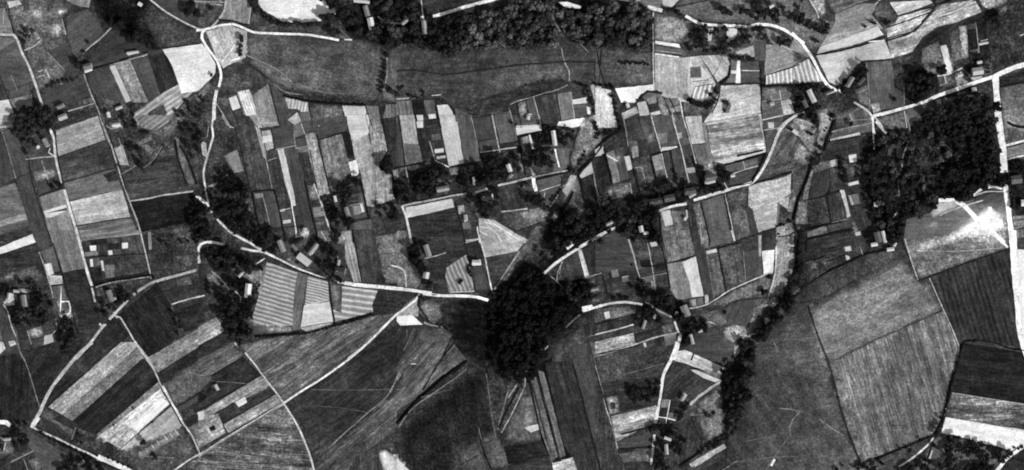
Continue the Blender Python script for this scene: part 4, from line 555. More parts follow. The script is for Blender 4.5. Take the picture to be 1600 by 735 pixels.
P(240, 45, "1022,-30 1040,100 1055,200 1060,330", 'road'); P(240, 36, "1066,400 1078,480 1092,600 1106,735 1114,800", 'road'); P(235, 15, "1068,176 1176,148", 'lane'); P(230, 11, "1066,258 1176,232", 'lane'); P(130, 8, "497,-5 520,90 505,170 480,240 475,300", 'footpath'); P(130, 7, "452,385 458,470"); P(150, 8, "445,555 425,590"); P(215, 10, "300,15 310,60 318,110"); P(200, 16, "325,35 355,75 385,105", 'footpath'); P(150, 5, "985,50 1000,210"); P(245, 22, "685,490 740,488 790,490", 'lane'); P(245, 30, "780,492 830,520 880,570 930,630 1000,680 1060,735", 'lane'); P(238, 15, "872,474 920,432 990,412 1050,425", 'footpath'); P(190, 7, "880,470 950,442 1060,440"); P(150, 9, "900,350 960,395 1020,425"); P(180, 8, "690,580 760,545 940,490", 'footpath')
P(150, 4, "70,100 230,70 305,42"); P(160, 5, "80,92 300,45"); P(36, 9, "35,460 120,435"); P(32, 9, "35,460 70,615"); P(150, 4, "70,618 165,595"); P(30, 9, "110,245 135,300 150,380"); P(30, 8, "50,155 230,120"); P(30, 7, "10,700 190,662 200,660"); P(75, 4, "800,240 700,150"); P(28, 14, "1082,40 1110,60 1176,70"); P(75, 5, "490,335 680,350 860,360")
T(1280, 360)
P(244, 36, "1098,0 1110,110 1120,260 1135,400 1148,560 1170,660 1200,740", 'road'); P(30, 9, "-110,340 0,268 80,225 180,178 260,140 390,112"); P(150, 6, "230,85 250,148"); P(72, 3.5, "115,736 300,640 420,590 560,520 715,463"); P(36, 7, "478,60 540,210 576,292"); P(30, 9, "575,285 640,262 760,218 900,165 1086,108"); P(175, 7, "632,275 700,430 760,560 802,668", 'footpath'); P(240, 16, "1000,0 1040,50 1080,100"); P(150, 9, "490,50 530,180 565,285"); P(160, 4, "560,118 800,120 1060,100"); P(22, 16, "800,690 825,640 900,632"); P(22, 7, "900,630 1000,645 1100,680 1176,690")
P(30, 7, "150,140 40,180"); P(34, 6, "0,42 140,5")
T(1280, 535)
P(36, 11, "-66,-212 -30,-100 10,10 60,140 130,400 190,580 240,700"); P(20, 16, "820,10 795,100 760,230 725,380 700,470"); P(160, 5, "795,10 800,60 770,190 718,420"); P(240, 22, "1190,585 1130,628 1070,675 1015,745", 'lane'); P(215, 12, "655,548 620,595 560,645 500,690 455,715", 'footpath'); P(22, 10, "320,675 460,615 650,535"); P(215, 10, "650,620 632,670"); P(160, 4, "0,440 60,485 115,520"); P(28, 10, "655,570 630,640 620,735"); P(50, 3, "380,480 640,475"); P(180, 5, "762,290 1176,355")
P(200, 7, "728,432 960,470 1176,512")
T(1180, 160, 7.35)
P(200, 10, "90,205 200,175 325,150"); P(200, 10, "100,320 290,292"); P(48, 10, "420,350 500,410 580,510 680,620", 'footpath'); P(170, 8, "700,300 640,400"); P(26, 36, "905,200 870,310 820,430 790,560", 'stream_bank'); P(190, 10, "880,340 1060,295 1176,270"); P(215, 26, "860,435 1000,405 1176,360"); P(160, 10, "300,0 310,60 325,150"); P(150, 9, "810,70 800,130"); P(170, 7, "740,560 760,640")
T(1180, 250, 7.35)
P(20, 30, "640,70 600,200 545,340 500,440 465,570 440,700", 'stream_bank'); P(36, 12, "400,420 385,540"); P(30, 12, "0,270 200,205 425,130"); P(32, 12, "800,415 970,345"); P(30, 12, "805,415 835,560 865,720"); P(190, 26, "980,350 1020,480 1065,640"); P(60, 10, "340,440 430,380")
T(1180, 340, 7.35)
P(24, 34, "450,60 475,160 540,160"); P(24, 40, "500,160 490,300 480,500 450,640 420,740", 'stream_bank'); P(26, 16, "540,165 680,120 850,80 1000,45"); P(26, 14, "600,245 850,185 1100,130"); P(28, 12, "530,520 800,440"); P(22, 20, "640,740 850,605 1000,530 1176,460"); P(26, 12, "260,225 390,208 450,170"); P(210, 14, "400,325 445,328"); P(170, 9, "330,220 335,400 300,620 250,735"); P(28, 14, "590,260 580,400")

# ================================================================== HOUSES (centre, length, width, ridge angle, roof grey, label)
T(0, 0)
H(215, 207, 42, 24, -60, 150, 'small grey roofed cottage left of the dark walled yard, upper left village'); H(508, 385, 52, 34, 15, 120, 'grey farmhouse at the head of the dark double lane, upper left'); H(512, 407, 48, 16, 20, 235, 'low white roofed shed in front of the farmhouse at the lane head', 'shed', 2.6)
H(765, 305, 70, 15, 8, 215, 'long narrow bright shed at the top of the striped field', 'shed', 2.6); H(808, 28, 24, 22, -30, 245, 'tiny bright white hut alone in the dark wooded meadow at the top', 'hut', 2.6); H(352, 612, 44, 22, 25, 120, 'grey cottage in the dark trees left of the double lane, upper of the two'); H(365, 675, 50, 32, 22, 185, 'pale roofed barn just above the light field, lower of the two', 'barn')
H(688, 622, 44, 18, 22, 200, 'narrow pale roofed shed right of the double lane', 'shed', 3); H(628, 662, 34, 20, -75, 225, 'small white roofed house on the right edge of the double lane')
T(0, 180)
H(268, 160, 52, 26, -62, 150, 'grey cottage beside the left lane under the dark trees'); H(222, 184, 18, 14, 60, 235, 'tiny white shed beside the grey cottage on the left lane', 'shed', 2.4); H(675, 58, 50, 22, 10, 230, 'bright roofed outbuilding at the bend where the double lane narrows', 'barn')
T(0, 360)
H(142, 406, 74, 26, -82, 120, 'long grey barn inside the dark grove, far left', 'barn', 5); H(60, 378, 40, 24, 80, 215, 'small white roofed house on the left edge of the dark grove'); H(638, 378, 74, 30, -68, 135, 'long grey house in the dark trees above the road fork'); H(660, 392, 28, 16, 10, 180, 'little pale annex shed on the long grey house above the fork', 'shed', 3)
H(372, 486, 34, 16, 20, 225, 'white roofed hut in the ring shaped yard left of the dark strip', 'hut', 2.6); H(100, 350, 36, 14, -8, 200, 'small pale shed at the top edge of the dark grove', 'shed', 2.6)
T(0, 535)
H(15, 598, 50, 34, 80, 35, 'dark roofed house at the left edge of the frame, bottom left'); H(48, 556, 40, 16, 5, 190, 'pale roofed lean to shed above the dark house, bottom left', 'shed', 2.8); H(470, 690, 40, 24, 30, 70, 'dark grey cottage hidden in trees below the white road, bottom left')
T(310, 0)
H(940, 10, 96, 26, -6, 215, 'long pale roofed barn at the top edge, uppermost of three in the dark wood', 'barn', 5); H(968, 68, 66, 30, -75, 150, 'grey roofed house between the two pale barns in the dark wood'); H(994, 140, 70, 36, -78, 245, 'white roofed house at the end of the curved lane in the dark wood', 'house', 5)
T(310, 180)
H(858, 558, 62, 26, -72, 150, 'grey house in round trees right of the striped gardens'); H(788, 482, 38, 16, -75, 235, 'tiny white shed left of the round dark trees', 'shed', 2.6); H(905, 340, 22, 18, 20, 225, 'small bright hut at the foot of the white plot', 'hut', 2.6); H(610, 665, 40, 22, 70, 200, 'pale outbuilding at the bottom of the white garden path', 'shed', 3)
T(310, 360)
H(480, 92, 76, 30, -68, 160, 'grey roofed barn left of the courtyard farm', 'barn', 4.6); H(610, 168, 88, 44, -38, 225, 'large white roofed farmhouse on the lane, front side of the courtyard', 'farmhouse', 5.5); H(586, 66, 70, 30, 35, 60, 'dark roofed wing closing the back of the courtyard farm', 'barn', 5); H(662, 108, 84, 26, 52, 165, 'grey roofed right wing of the courtyard farm', 'barn', 5); H(556, 100, 46, 20, -50, 130, 'narrow grey left wing of the courtyard farm', 'barn', 4)
H(816, 236, 62, 48, -6, 75, 'dark square house right of the courtyard farm'); H(808, 186, 34, 14, 80, 190, 'small pale shed behind the dark square house', 'shed', 2.6); H(290, 346, 84, 36, 84, 248, 'bright white roofed house left of the hay swath field', 'house', 5.5); H(246, 256, 34, 14, 45, 210, 'little pale shed above the bright white roofed house', 'shed', 2.6); H(590, 205, 40, 20, -35, 90, 'low grey shed between the farmhouse and the lane', 'shed', 2.8)
T(310, 535)
H(240, 45, 26, 16, -50, 60, 'tiny dark hut at the lower left corner of the grove', 'hut', 2.4); H(107, 258, 34, 14, -65, 205, 'tiny pale shed in the dark strip left of the crossroads', 'shed', 2.4)
T(620, 0)
H(160, 160, 82, 28, -84, 175, 'long grey roofed house below the white road at the top', 'house', 5); H(46, 130, 44, 24, 40, 165, 'pale roofed cottage in the dark wood left of the white road'); H(755, 678, 26, 22, 80, 215, 'tiny bright hut in the middle of the narrow garden strip', 'hut', 2.4)
T(620, 180)
H(646, 306, 48, 26, -70, 245, 'white roofed house alone in the dark walled garden'); H(903, 135, 92, 26, -82, 240, 'long white roofed house at the top of the terraced gardens', 'house', 5); H(264, 426, 78, 32, 10, 165, 'grey roofed cottage on the lane, left end of the middle hamlet'); H(444, 380, 48, 16, -84, 185, 'narrow pale roofed shed in the trees of the middle hamlet', 'shed', 3); H(516, 470, 64, 40, 6, 50, 'dark roofed house just below the hamlet lane'); H(742, 412, 44, 34, -4, 75, 'grey house hidden in trees below the lane, next to the white track')
H(655, 350, 30, 20, 40, 150, 'small grey shed below the white roofed house in the walled garden', 'shed', 2.6); H(240, 376, 30, 24, 10, 100, 'small grey outhouse in the dark trees above the hamlet cottage', 'shed', 3); H(398, 590, 36, 20, -84, 190, 'pale shed on the garden strip below the hamlet lane', 'shed', 2.6)
H(910, 580, 22, 16, -40, 235, 'tiny white hut on the creek track', 'hut', 2.4)
T(620, 360)
H(178, 118, 76, 32, -72, 160, 'grey roofed house beside dark round trees above the white road'); H(170, 258, 40, 36, 80, 215, 'square pale roofed barn just above the road junction', 'barn', 4.5); H(992, 86, 54, 30, 38, 235, 'white roofed cottage beside the diagonal lane'); H(456, 186, 48, 30, -4, 238, 'white flat looking barn between two garden strips', 'barn', 4)
H(1135, 338, 46, 20, 12, 150, 'grey cottage below the diagonal lane, right of the dark grove'); H(1140, 395, 44, 26, 10, 95, 'dim grey cottage above the road bend, right of the dark wood')
T(930, 0)
H(990, 14, 46, 22, -62, 45, 'dark roofed house in the trees at the top edge'); H(1010, 40, 30, 14, 30, 235, 'small white shed in front of the dark roofed house at the top', 'shed', 2.6); H(186, 608, 28, 20, -70, 230, 'tiny white hut at the tip of the terraced gardens', 'hut', 2.4); H(1012, 598, 26, 22, 20, 190, 'little pale hut in the garden plot right of the light field', 'hut', 2.4)
T(930, 180)
H(658, 360, 62, 38, 12, 110, 'grey house in the garden above the curving lane, upper building'); H(656, 384, 64, 24, 14, 200, 'pale roofed wing on the lane side of the garden house', 'barn', 4); H(542, 438, 68, 40, 12, 90, 'dark grey cottage on the hamlet lane, right end of the row'); H(556, 462, 46, 18, 30, 190, 'little white shed at the right end of the cottage row', 'shed', 2.6); H(424, 478, 64, 42, 12, 95, 'dark grey cottage on the hamlet lane, middle of the row'); H(345, 498, 80, 38, 12, 80, 'dark grey cottage on the hamlet lane, left end of the row')
H(262, 655, 40, 26, -78, 225, 'white roofed house below the hamlet lane'); H(290, 678, 30, 14, 10, 235, 'small white shed beside the white roofed house below the hamlet', 'shed', 2.6); H(80, 622, 44, 20, 25, 180, 'pale cottage on the lane, left of the hamlet trees'); H(788, 350, 26, 14, 15, 230, 'tiny white shed on the boxed garden path', 'shed', 2.4); H(515, 595, 22, 14, 60, 225, 'tiny white hut just below the hamlet lane', 'hut', 2.4)
H(785, 720, 0, 0, 0, 0, '')
T(930, 360)
H(515, 462, 70, 44, -68, 150, 'long grey roofed farmhouse where the lanes meet under dark trees', 'farmhouse', 5.5); H(552, 625, 62, 20, -74, 195, 'narrow pale barn below the lane meeting point', 'barn', 4); H(465, 478, 24, 14, 70, 245, 'tiny white shed left of the long grey farmhouse', 'shed', 2.6); H(280, 540, 56, 16, 72, 170, 'narrow pale shed in the dark orchard left of the lane meeting', 'shed', 2.8); H(340, 495, 28, 16, 60, 165, 'small grey shed in the dark trees at the lane meeting', 'shed', 2.6)
H(602, 578, 26, 14, 20, 190, 'small pale shed right of the narrow barn', 'shed', 2.6); H(645, 540, 40, 22, -60, 120, 'dim grey cottage in the trees below the long farmhouse')
T(930, 535)
H(407, 612, 62, 22, -84, 195, 'narrow pale roofed house in the dark trees at the bottom lane'); H(415, 552, 44, 18, -20, 225, 'white roofed shed at the bottom lane, above the narrow house', 'shed', 3); H(500, 316, 40, 18, 60, 165, 'pale barn in the gardens beside the bottom lane', 'barn', 3.6)
T(1240, 0)
H(98, 556, 84, 30, -64, 225, 'long white roofed farmhouse in the dark grove at the lane bend', 'farmhouse', 5.5); H(62, 600, 50, 24, -64, 110, 'grey barn left of the long white roofed farmhouse', 'barn', 4.5); H(318, 474, 66, 26, 58, 150, 'grey roofed barn in the dark triangular grove', 'barn', 4.5); H(386, 470, 52, 22, 48, 90, 'dark grey shed on the right edge of the triangular grove', 'shed', 3.4); H(200, 530, 60, 20, 25, 85, 'dim grey cottage at the lane junction by the grove')
T(1440, 90, 7.35)
H(628, 165, 130, 90, 8, 205, 'large pale roofed house above the main road, right of the gardens', 'house', 5); H(655, 60, 60, 28, 12, 225, 'narrow white shed behind the large pale roofed house', 'shed', 3); H(590, 372, 60, 50, 10, 215, 'square white roofed hut just below the main road', 'hut', 3.4); H(428, 205, 70, 40, 15, 205, 'pale roofed barn above the main road, left of the large house', 'barn', 4)
T(1280, 180)
H(1125, 372, 62, 50, 8, 110, 'grey square house right of the main road in dark ground'); H(1166, 506, 28, 40, 0, 240, 'bright white shed at the right edge of the frame', 'shed', 3.4); H(320, 516, 22, 32, 0, 215, 'small pale hut inside the left part of the large wood', 'hut', 3); H(1000, 30, 0, 0, 0, 0, '')
T(1280, 360)
H(366, 38, 72, 20, -76, 240, 'narrow white roofed barn at the lower edge of the large wood', 'barn', 4.5); H(332, 40, 66, 34, -76, 110, 'grey roofed farmhouse against the narrow white barn', 'farmhouse', 5); H(312, 82, 40, 22, 10, 240, 'small white roofed shed left of the farm under the wood', 'shed', 3); H(405, 110, 44, 22, 8, 230, 'white shed on the field edge below the farm under the wood', 'shed', 3); H(430, 82, 26, 12, 60, 215, 'tiny pale hut right of the farm under the wood', 'hut', 2.6)
T(1180, 160, 7.35)
H(452, 348, 76, 44, -42, 240, 'white roofed barn standing alone on the field corner by the lane', 'barn', 4)
HOUSES[:] = [h for h in HOUSES if h[2] > 0]

# ================================================================== WOODS that read as one mass
T(620, 0)
WD("380,100 560,55 700,5 860,0 880,60 905,130 925,180 900,258 820,262 700,285 640,255 600,265 430,295 380,290", 20, 60, 'broadleaf canopy of the long top wood')
WD("955,60 1080,60 1176,0 1176,270 1080,262 1000,235 945,180 925,110", 20, 56, 'canopy')
WD("0,0 125,0 130,110 380,105 375,295 290,315 240,295 150,285 0,250", 22, 36, 'dark canopy', 0.15)
T(930, 0)
WD("0,20 280,14 325,60 320,285 225,285 150,262 0,265", 22, 56, 'canopy')
T(310, 0)
WD("735,0 880,0 880,60 960,110 950,200 900,222 840,215 790,205 740,200 740,170 820,165 800,85 755,45", 28, 32, 'dark canopy', 0.05)
WD("1000,0 1176,0 1176,255 1080,250 1020,240 970,215 1030,160 1020,100 1010,50", 28, 32, 'dark canopy', 0.05)
T(620, 360)
WD("545,385 640,300 740,215 800,230 850,262 900,280 1000,395 1100,405 1050,465 1000,500 960,555 900,600 850,680 790,860 700,880 600,850 560,735 530,600 540,450", 19, 14, 'dark', 0.05)
WD("960,290 1080,275 1110,310 1105,400 1020,420 960,350", 24, 27, 'dark', 0.0)
WD("860,120 800,190 740,190 870,60 960,30 950,0 1000,0 1080,20 1020,90 900,170", 22, 26, 'dark', 0.25)
T(620, 180)
WD("1080,560 1176,510 1176,735 1040,735 960,735 860,720 870,630 930,600", 24, 27, 'dark', 0.15)
T(310, 180)
WD("20,400 110,330 250,335 290,430 330,560 345,700 340,735 230,700 110,590 70,500", 22, 25, 'dark', 0.10)
WD("-60,520 -5,490 60,540 90,640 60,735 -20,735", 22, 22, 'dark', 0.0)
T(310, 360)
WD("120,395 190,345 230,400 330,400 320,520 300,600 240,640 195,620 150,560 110,480", 22, 26, 'dark', 0.1)
WD("0,90 230,120 330,190 230,230 120,240 50,200", 20, 27, 'dark', 0.4)
T(0, 180)
WD("85,0 280,0 280,80 240,130 170,240 150,250 130,140 80,60", 22, 32, 'dark', 0.15)
T(0, 0)
WD("90,640 180,610 240,610 320,600 320,735 100,735", 22, 32, 'dark', 0.15)
T(0, 360)
WD("110,285 200,300 250,330 290,390 310,480 300,540 230,560 150,545 90,560 70,490 90,440 175,440 190,370 130,330", 20, 30, 'dark', 0.1)
WD("320,560 400,480 440,560 450,640 420,720 340,660", 18, 32, 'dark', 0.3)
T(1280, 180)
WD("240,235 300,215 330,130 400,180 395,330 400,480 440,640 430,735 380,735 300,640 255,430 230,330", 16, 34, 'dark', 0.30)
WD("340,130 420,110 500,100 540,60 640,20 720,60 740,240 720,420 640,540 500,600 450,520 410,380 400,200", 14, 54, 'thin', 0.62)
WD("440,560 520,470 640,480 640,540 500,600 470,720 440,735", 18, 30, 'dark', 0.15)
WD("540,30 700,-10 860,0 1000,20 1025,200 1040,300 1055,400 1000,405 900,460 860,490 760,475 700,485 650,440 760,300 740,120 640,90", 19, 28, 'dark', 0.16)
WD("700,-60 850,-110 1000,-60 1010,20 860,60 700,40 600,20", 26, 30, 'dark', 0.0)
T(1240, 0)
WD("650,470 690,410 760,400 840,440 835,520 740,575 650,590", 24, 28, 'dark', 0.15)
T(930, 360)
WD("1155,60 1190,80 1180,200 1150,330 1110,420 1040,520 985,600 960,660 880,700 840,690 830,640 900,600 960,520 985,470 1060,380 1120,280 1150,200", 26, 21, 'dark')
T(930, 535)
WD("850,20 900,60 880,130 900,230 905,320 860,390 800,450 760,470 735,430 720,330 725,250 750,110 830,90", 27, 20, 'dark')
T(930, 360)
WD("280,370 440,350 490,410 520,440 560,500 580,560 560,640 500,650 500,560 440,480 340,440 290,410", 20, 25, 'dark', 0.15)
T(930, 180)
WD("0,500 200,480 280,470 350,540 360,620 380,735 200,735 130,660 40,660 0,690", 21, 27, 'dark', 0.2)
WD("270,440 300,400 380,370 470,360 540,380 620,400 620,460 500,490 350,470", 17, 28, 'dark', 0.3)
T(930, 0)
WD("565,170 640,150 650,230 720,260 800,230 880,195 960,190 1050,205 1130,235 1125,262 1050,245 960,240 880,265 800,300 770,340 700,310 640,320 560,290 515,300 550,250", 18, 35, 'dark', 0.2)
T(1280, 535)
WD("710,535 770,535 900,570 1095,628 1010,735 645,735 660,620", 17, 32, 'orchard', 0.42)
T(1240, 0)
WD("255,495 375,360 405,362 425,440 415,500 390,450 330,520 300,560", 17, 28, 'dark', 0.2)
WD("0,490 150,475 215,520 160,545 140,640 130,700 20,640 0,560", 18, 30, 'dark', 0.3)
WD("80,140 130,130 210,170 180,200 130,185 80,170", 16, 35, 'dark', 0.1)
WD("0,30 40,0 70,80 80,150 30,190 0,160", 15, 38, 'dark', 0.5)
T(1440, 90, 7.35)
WD("0,640 180,630 300,640 400,570 500,600 600,590 640,640 690,760 0,760", 46, 30, 'dark')
T(620, 180)
WD("0,380 170,300 300,310 300,400 200,450 40,500 0,500", 24, 26, 'dark', 0.15)
WD("365,285 480,275 520,370 510,410 420,420 360,380", 20, 28, 'dark', 0.2)
WD("500,240 700,210 690,260 720,330 600,380 530,390", 18, 30, 'dark', 0.35)
WD("730,220 900,200 900,310 780,300 770,340 740,330", 18, 30, 'dark', 0.2)
WD("690,400 740,430 810,460 870,540 790,560 730,520", 18, 28, 'dark', 0.1)
T(310, 180)
WD("700,470 830,390 920,360 930,400 880,450 850,510 840,560 880,600 900,650 840,660 740,610 730,530", 21, 27, 'dark', 0.1)
T(310, 360)
WD("700,60 800,80 860,200 870,290 780,290 700,240", 18, 28, 'dark', 0.25)
WD("330,20 460,0 450,60 400,110 340,90", 18, 30, 'dark', 0.3)

# ================================================================== HEDGES
T(310, 180)
HD("935,372 955,480 980,600", 'clipped dark hedge right of the round trees, beside the grey house', 9)
T(310, 360)
HD("330,612 450,605 620,592 780,552 900,518 1000,482", 'long dark hedge bank along the foot of the hay swath field', 17, 3.0, 24)
T(0, 180)
T(620, 535)
HD("398,112 300,180 200,270 120,330 40,425 0,468", 'thick dark hedge beside the diagonal path, lower middle', 16, 3.0, 22)
T(1180, 250, 7.35)
HD("640,72 600,200 545,340 500,440 465,570 440,700", 'tall straight hedge on the creek bank right of the large pale field', 28, 4.0, 20)
T(1180, 160, 7.35)
HD("905,210 870,310 820,430 795,540", 'dark hedge on the creek bank below the lane junction', 26, 3.5, 24)
T(1180, 340, 7.35)
HD("490,300 480,500 450,640 420,740 330,900", 'dark hedge on the creek bank beside the pale meadow strip', 34, 3.5, 22)
T(930, 180)
HD("558,238 590,340 622,408", 'black garden hedge beside the grey house above the curving lane', 11)
HD("742,286 860,256 978,222", 'hedge along the top of the boxed garden', 9); HD("976,232 940,308 902,380", 'hedge along the lane side of the boxed garden', 10)
T(620, 180)
HD("487,230 505,300 522,400", 'hedge left of the dark walled garden', 9); HD("700,128 716,230 740,342", 'hedge right of the dark walled garden', 9)
HD("1130,235 1090,285 1048,328", 'dark creek hedge between the pale triangles', 13, 3); HD("1012,440 985,505 960,560", 'short dark hedge beside the sandy creek strip', 14, 3)
T(310, 180)
HD("308,442 435,430", 'hedge across the top of the narrow garden pair', 8); HD("311,450 330,560 352,652", 'hedge on the left side of the narrow garden pair', 8); HD("440,440 470,570 502,725", 'hedge on the right side of the narrow garden pair', 8); HD("612,380 650,560 692,725", 'hedge left of the chequered garden strip', 8)
HD("1112,322 1124,440 1150,498", 'hedge beside the round dark tree above the hamlet', 9)
T(1280, 535)
HD("820,18 795,100 760,230 725,380 705,440", 'long black hedge between the big pale field and the dark field, lower right', 13, 3.2, 20)
HD("320,672 400,640 530,585 645,538", 'thin hedge above the curved white path, bottom right', 9, 2.5, 24)
T(1280, 360)
HD("0,268 80,226 180,180 260,142 385,113", 'hedge on the upper edge of the dark slope, right of the creek', 8, 2, 26)
T(930, 0)
HD("775,385 768,430 745,462 718,482", 'curved hedge between the pale fields, upper right', 11, 2.4, 26)
HD("950,500 1050,494 1176,490", 'dark hedge along the foot of the hay field, upper right', 22, 3.0, 30)
T(930, 535)
HD("485,712 560,662 615,620", 'dark hedge above the pale strip, bottom centre right', 12, 2.6, 24)
T(0, 0)
HD("495,408 620,374 735,340", 'thin hedge above the striped field, upper left', 7, 1.8, 30)
T(0, 360)
HD("540,316 640,294 740,277 868,258", 'dark hedge under the garden plots, left centre', 9, 2.2, 24)
T(310, 0)
HD("495,556 640,586 820,602 955,604", 'overgrown hedge between the large meadow and the garden strips', 14, 2.6, 30)

# ================================================================== TREES that can be told apart
T(310, 0)
TL("380,80 410,112 450,138 500,146 560,135 610,146 660,140 700,130", 15, 17, 'dark round tree in the row under the white field at the top', 'trees along the white field at the top', 34)
TR("322,20 36 335,58 26".replace(' 36', ',36').replace(' 26', ',26'), 'large dark tree at the top left corner of the white field', 'corner trees of the white field')
TL("250,205 246,250 238,320", 5, 15, 'small dark tree in the row beside the swath lines', 'trees beside the swath lines', 36)
TL("1078,300 1070,370 1060,440 1045,530", 10, 15, 'dark tree in the upright row across the large meadow', 'upright tree row across the meadow', 26)
TR("770,190,28 1085,265,18 1100,520,22 1140,545,18 80,435,12 78,52,16 720,105,26 770,110,38", 'dark tree at the meadow end near the wood', 'meadow end trees', 30)
T(0, 0)
TR("1110,50,34 1080,75,28 1140,80,26 1105,25,24", 'dark tree in the small clump at the top left of centre', 'small top clump', 26)
TR("790,215,34 750,225,26 820,240,24 640,135,20 665,150,16 700,130,20", 'dark tree at the corner of the black meadow', 'black meadow corner trees', 24)
TR("455,375,26 480,395,18 440,345,14 505,245,12 480,300,10", 'small dark tree beside the farmhouse at the lane head', 'lane head trees', 28)
TL("270,500 310,480 370,460 420,460", 7, 16, 'dark bush tree in the curved row above the double lane village', 'curved village tree row', 30)
TC("690,640 760,640 800,735 720,735", 8, 18, 'dark tree right of the double lane outbuildings', 'trees right of the double lane', 30)
TC("110,180 190,170 190,240 130,250", 5, 15, 'dark tree around the small cottage in the upper left village', 'upper left village trees', 30)
TC("1000,600 1170,520 1170,720 1020,720", 14, 14, 'small scattered tree on the rough slope by the winding lane', 'rough slope trees', 30)
T(0, 180)
TC("740,170 800,150 830,310 790,290", 6, 18, 'dark tree at the creek end right of the double lane', 'creek end trees', 28)
TC("800,90 850,90 860,115 820,115", 3, 16, 'tree below the curved ploughed plot', 'plot trees', 30)
TC("300,390 365,380 368,420 290,440", 5, 16, 'dark tree across the left lane', 'trees across the left lane', 24)
TC("1050,60 1170,50 1176,200 1100,250", 12, 18, 'tree on the creek slope left of the winding lane', 'creek slope trees', 30)
TC("1130,430 1176,520 1176,640 1140,600", 5, 20, 'black tree at the winding lane bridge', 'bridge trees', 20)
TR("680,290,8 790,285,10 820,310,10", 'tiny tree by the end of the double lane garden', 'garden end trees')
T(0, 360)
TC("550,400 640,430 700,420 760,370 700,330 660,345 680,400 620,480 560,480", 14, 18, 'dark tree around the long house above the road fork', 'trees above the road fork', 26)
TC("985,450 1040,480 1060,590 1020,600", 8, 13, 'small scrubby tree in the strip right of the dark field', 'scrub strip trees', 34)
TR("745,390,14 790,355,12 880,270,12 800,515,8 660,450,14", 'small tree beside the road above the fork', 'road side trees')
TC("20,320 70,310 60,350 20,360", 4, 15, 'dark tree beside the white yard, far left', 'far left yard trees', 28)
TC("890,20 1100,10 1120,60 950,110", 5, 13, 'dim tree in the dark field below the footpath', 'dark field trees', 28)
T(0, 535)
TR("828,572,19", 'single pointed dark tree standing in the pale field, bottom left', 'pointed tree', 22)
TR("763,378,9 655,478,8 875,460,7", 'tiny dark bush in the pale strip field, bottom left', 'pale strip bushes', 30)
TC("65,480 180,520 190,590 90,600", 8, 20, 'dark tree below the white road junction, bottom left corner', 'bottom left corner trees', 22)
TL("230,515 330,570 440,625 540,670", 11, 12, 'small dark tree lining the lower side of the white road, bottom left', 'white road trees', 22)
TC("330,735 400,660 480,640 560,680 620,735", 12, 21, 'dark tree in the grove below the white road, bottom left', 'lower grove trees', 22)
TL("150,460 110,465 70,470", 3, 14, 'dark tree between the white road ends, bottom left', 'road end trees', 22)
TC("440,500 490,510 470,590 440,580", 5, 11, 'dark bush by the little plot above the white road', 'plot bushes', 24)
TL("620,660 680,690 740,720", 5, 10, 'dark bush on the upper side of the broad white road', 'upper road bushes', 22)
TR("900,660,16", 'lone dim tree in the rough field near the bottom edge, left', 'lone dim tree', 36)
T(310, 180)
TR("1072,275,30 1085,300,34 1060,300,24 1090,250,24 1095,325,20", 'large round black tree beside the garden wall above the hamlet', 'large round trees', 20)
TC("1000,530 1140,510 1160,600 1050,600", 8, 20, 'dark tree in the shaded field left of the hamlet', 'shaded field trees', 28)
TC("330,650 440,640 450,700 380,735 330,720", 8, 17, 'dark tree behind the barns left of the courtyard farm', 'barn trees', 24)
TR("800,690,24 790,720,20 1150,470,22 1140,450,16", 'dark tree below the round grove by the garden path', 'garden path trees', 24)
T(310, 360)
TC("400,40 450,30 455,130 410,120", 6, 15, 'dark tree left of the grey barn', 'trees left of the barn', 24)
TC("170,270 260,290 265,390 210,340 180,330", 10, 17, 'black tree left of the bright white roofed house', 'trees by the white house', 18)
TC("260,200 380,210 330,250 270,245", 6, 15, 'dark tree above the bright white roofed house', 'trees above the white house', 24)
TC("310,330 360,310 350,380 320,400", 4, 13, 'dark tree between the white house and the swath field', 'trees between house and swaths', 26)
TC("50,300 160,310 190,380 120,400 60,360", 9, 17, 'dark tree in the curved grove left of the white house', 'curved grove trees', 22)
T(620, 360)
TR("90,105,30 115,130,28 80,130,22 110,170,32 135,200,34 150,225,26 120,80,20 95,160,20", 'large black tree left of the grey house above the white road', 'black trees by the grey house', 18)
TR("360,298,16 372,292,12", 'dark bush in the middle of the small swath field', 'swath field bush', 20)
TR("410,222,14 418,240,14 414,205,10 425,262,10", 'dark bush on the right edge of the small swath field', 'swath edge bushes', 20)
TR("130,385,14 150,395,10 185,320,18 195,300,14", 'small dark tree at the white road junction', 'road junction trees', 24)
TC("965,60 985,110 1040,90 1030,50", 5, 14, 'dark tree hugging the white roofed cottage by the diagonal lane', 'diagonal lane cottage trees', 22)
TC("190,530 320,600 300,640 330,560", 4, 9, 'small scrub tree below the pale triangular patch', 'triangle patch scrub', 30)
T(620, 180)
TC("840,60 900,85 890,120 870,185 855,110", 6, 16, 'black tree left of the long white roofed house', 'trees left of the long house', 20)
TC("920,80 1030,80 1020,130 960,170 925,130", 9, 18, 'dark tree right of the long white roofed house', 'trees right of the long house', 24)
TC("790,130 850,120 850,170 810,180", 4, 17, 'dark tree in the upper terraced garden', 'upper garden trees', 26)
TC("540,410 590,420 590,500 520,600 480,560", 12, 20, 'dark tree in the wedge between the hamlet lane and the hay field', 'hamlet wedge trees', 24)
TC("400,440 480,440 480,510 400,500", 6, 16, 'dark tree just below the hamlet lane', 'trees below the hamlet lane', 26)
TR("1070,235,12 1052,268,12 1062,252,10 1045,285,9 998,315,15 1015,322,11 890,490,11 905,480,11 930,450,9 940,435,9 915,465,8 1130,45,16 1145,85,13 1150,110,13 1145,130,12 872,535,10 1080,210,9 662,45,10", 'small round tree on the creek beside the pale pasture', 'creek pasture trees', 26)
TC("900,640 1010,600 1000,690 930,700", 8, 18, 'dark tree on the creek track below the white hut', 'creek track trees', 22)
T(620, 0)
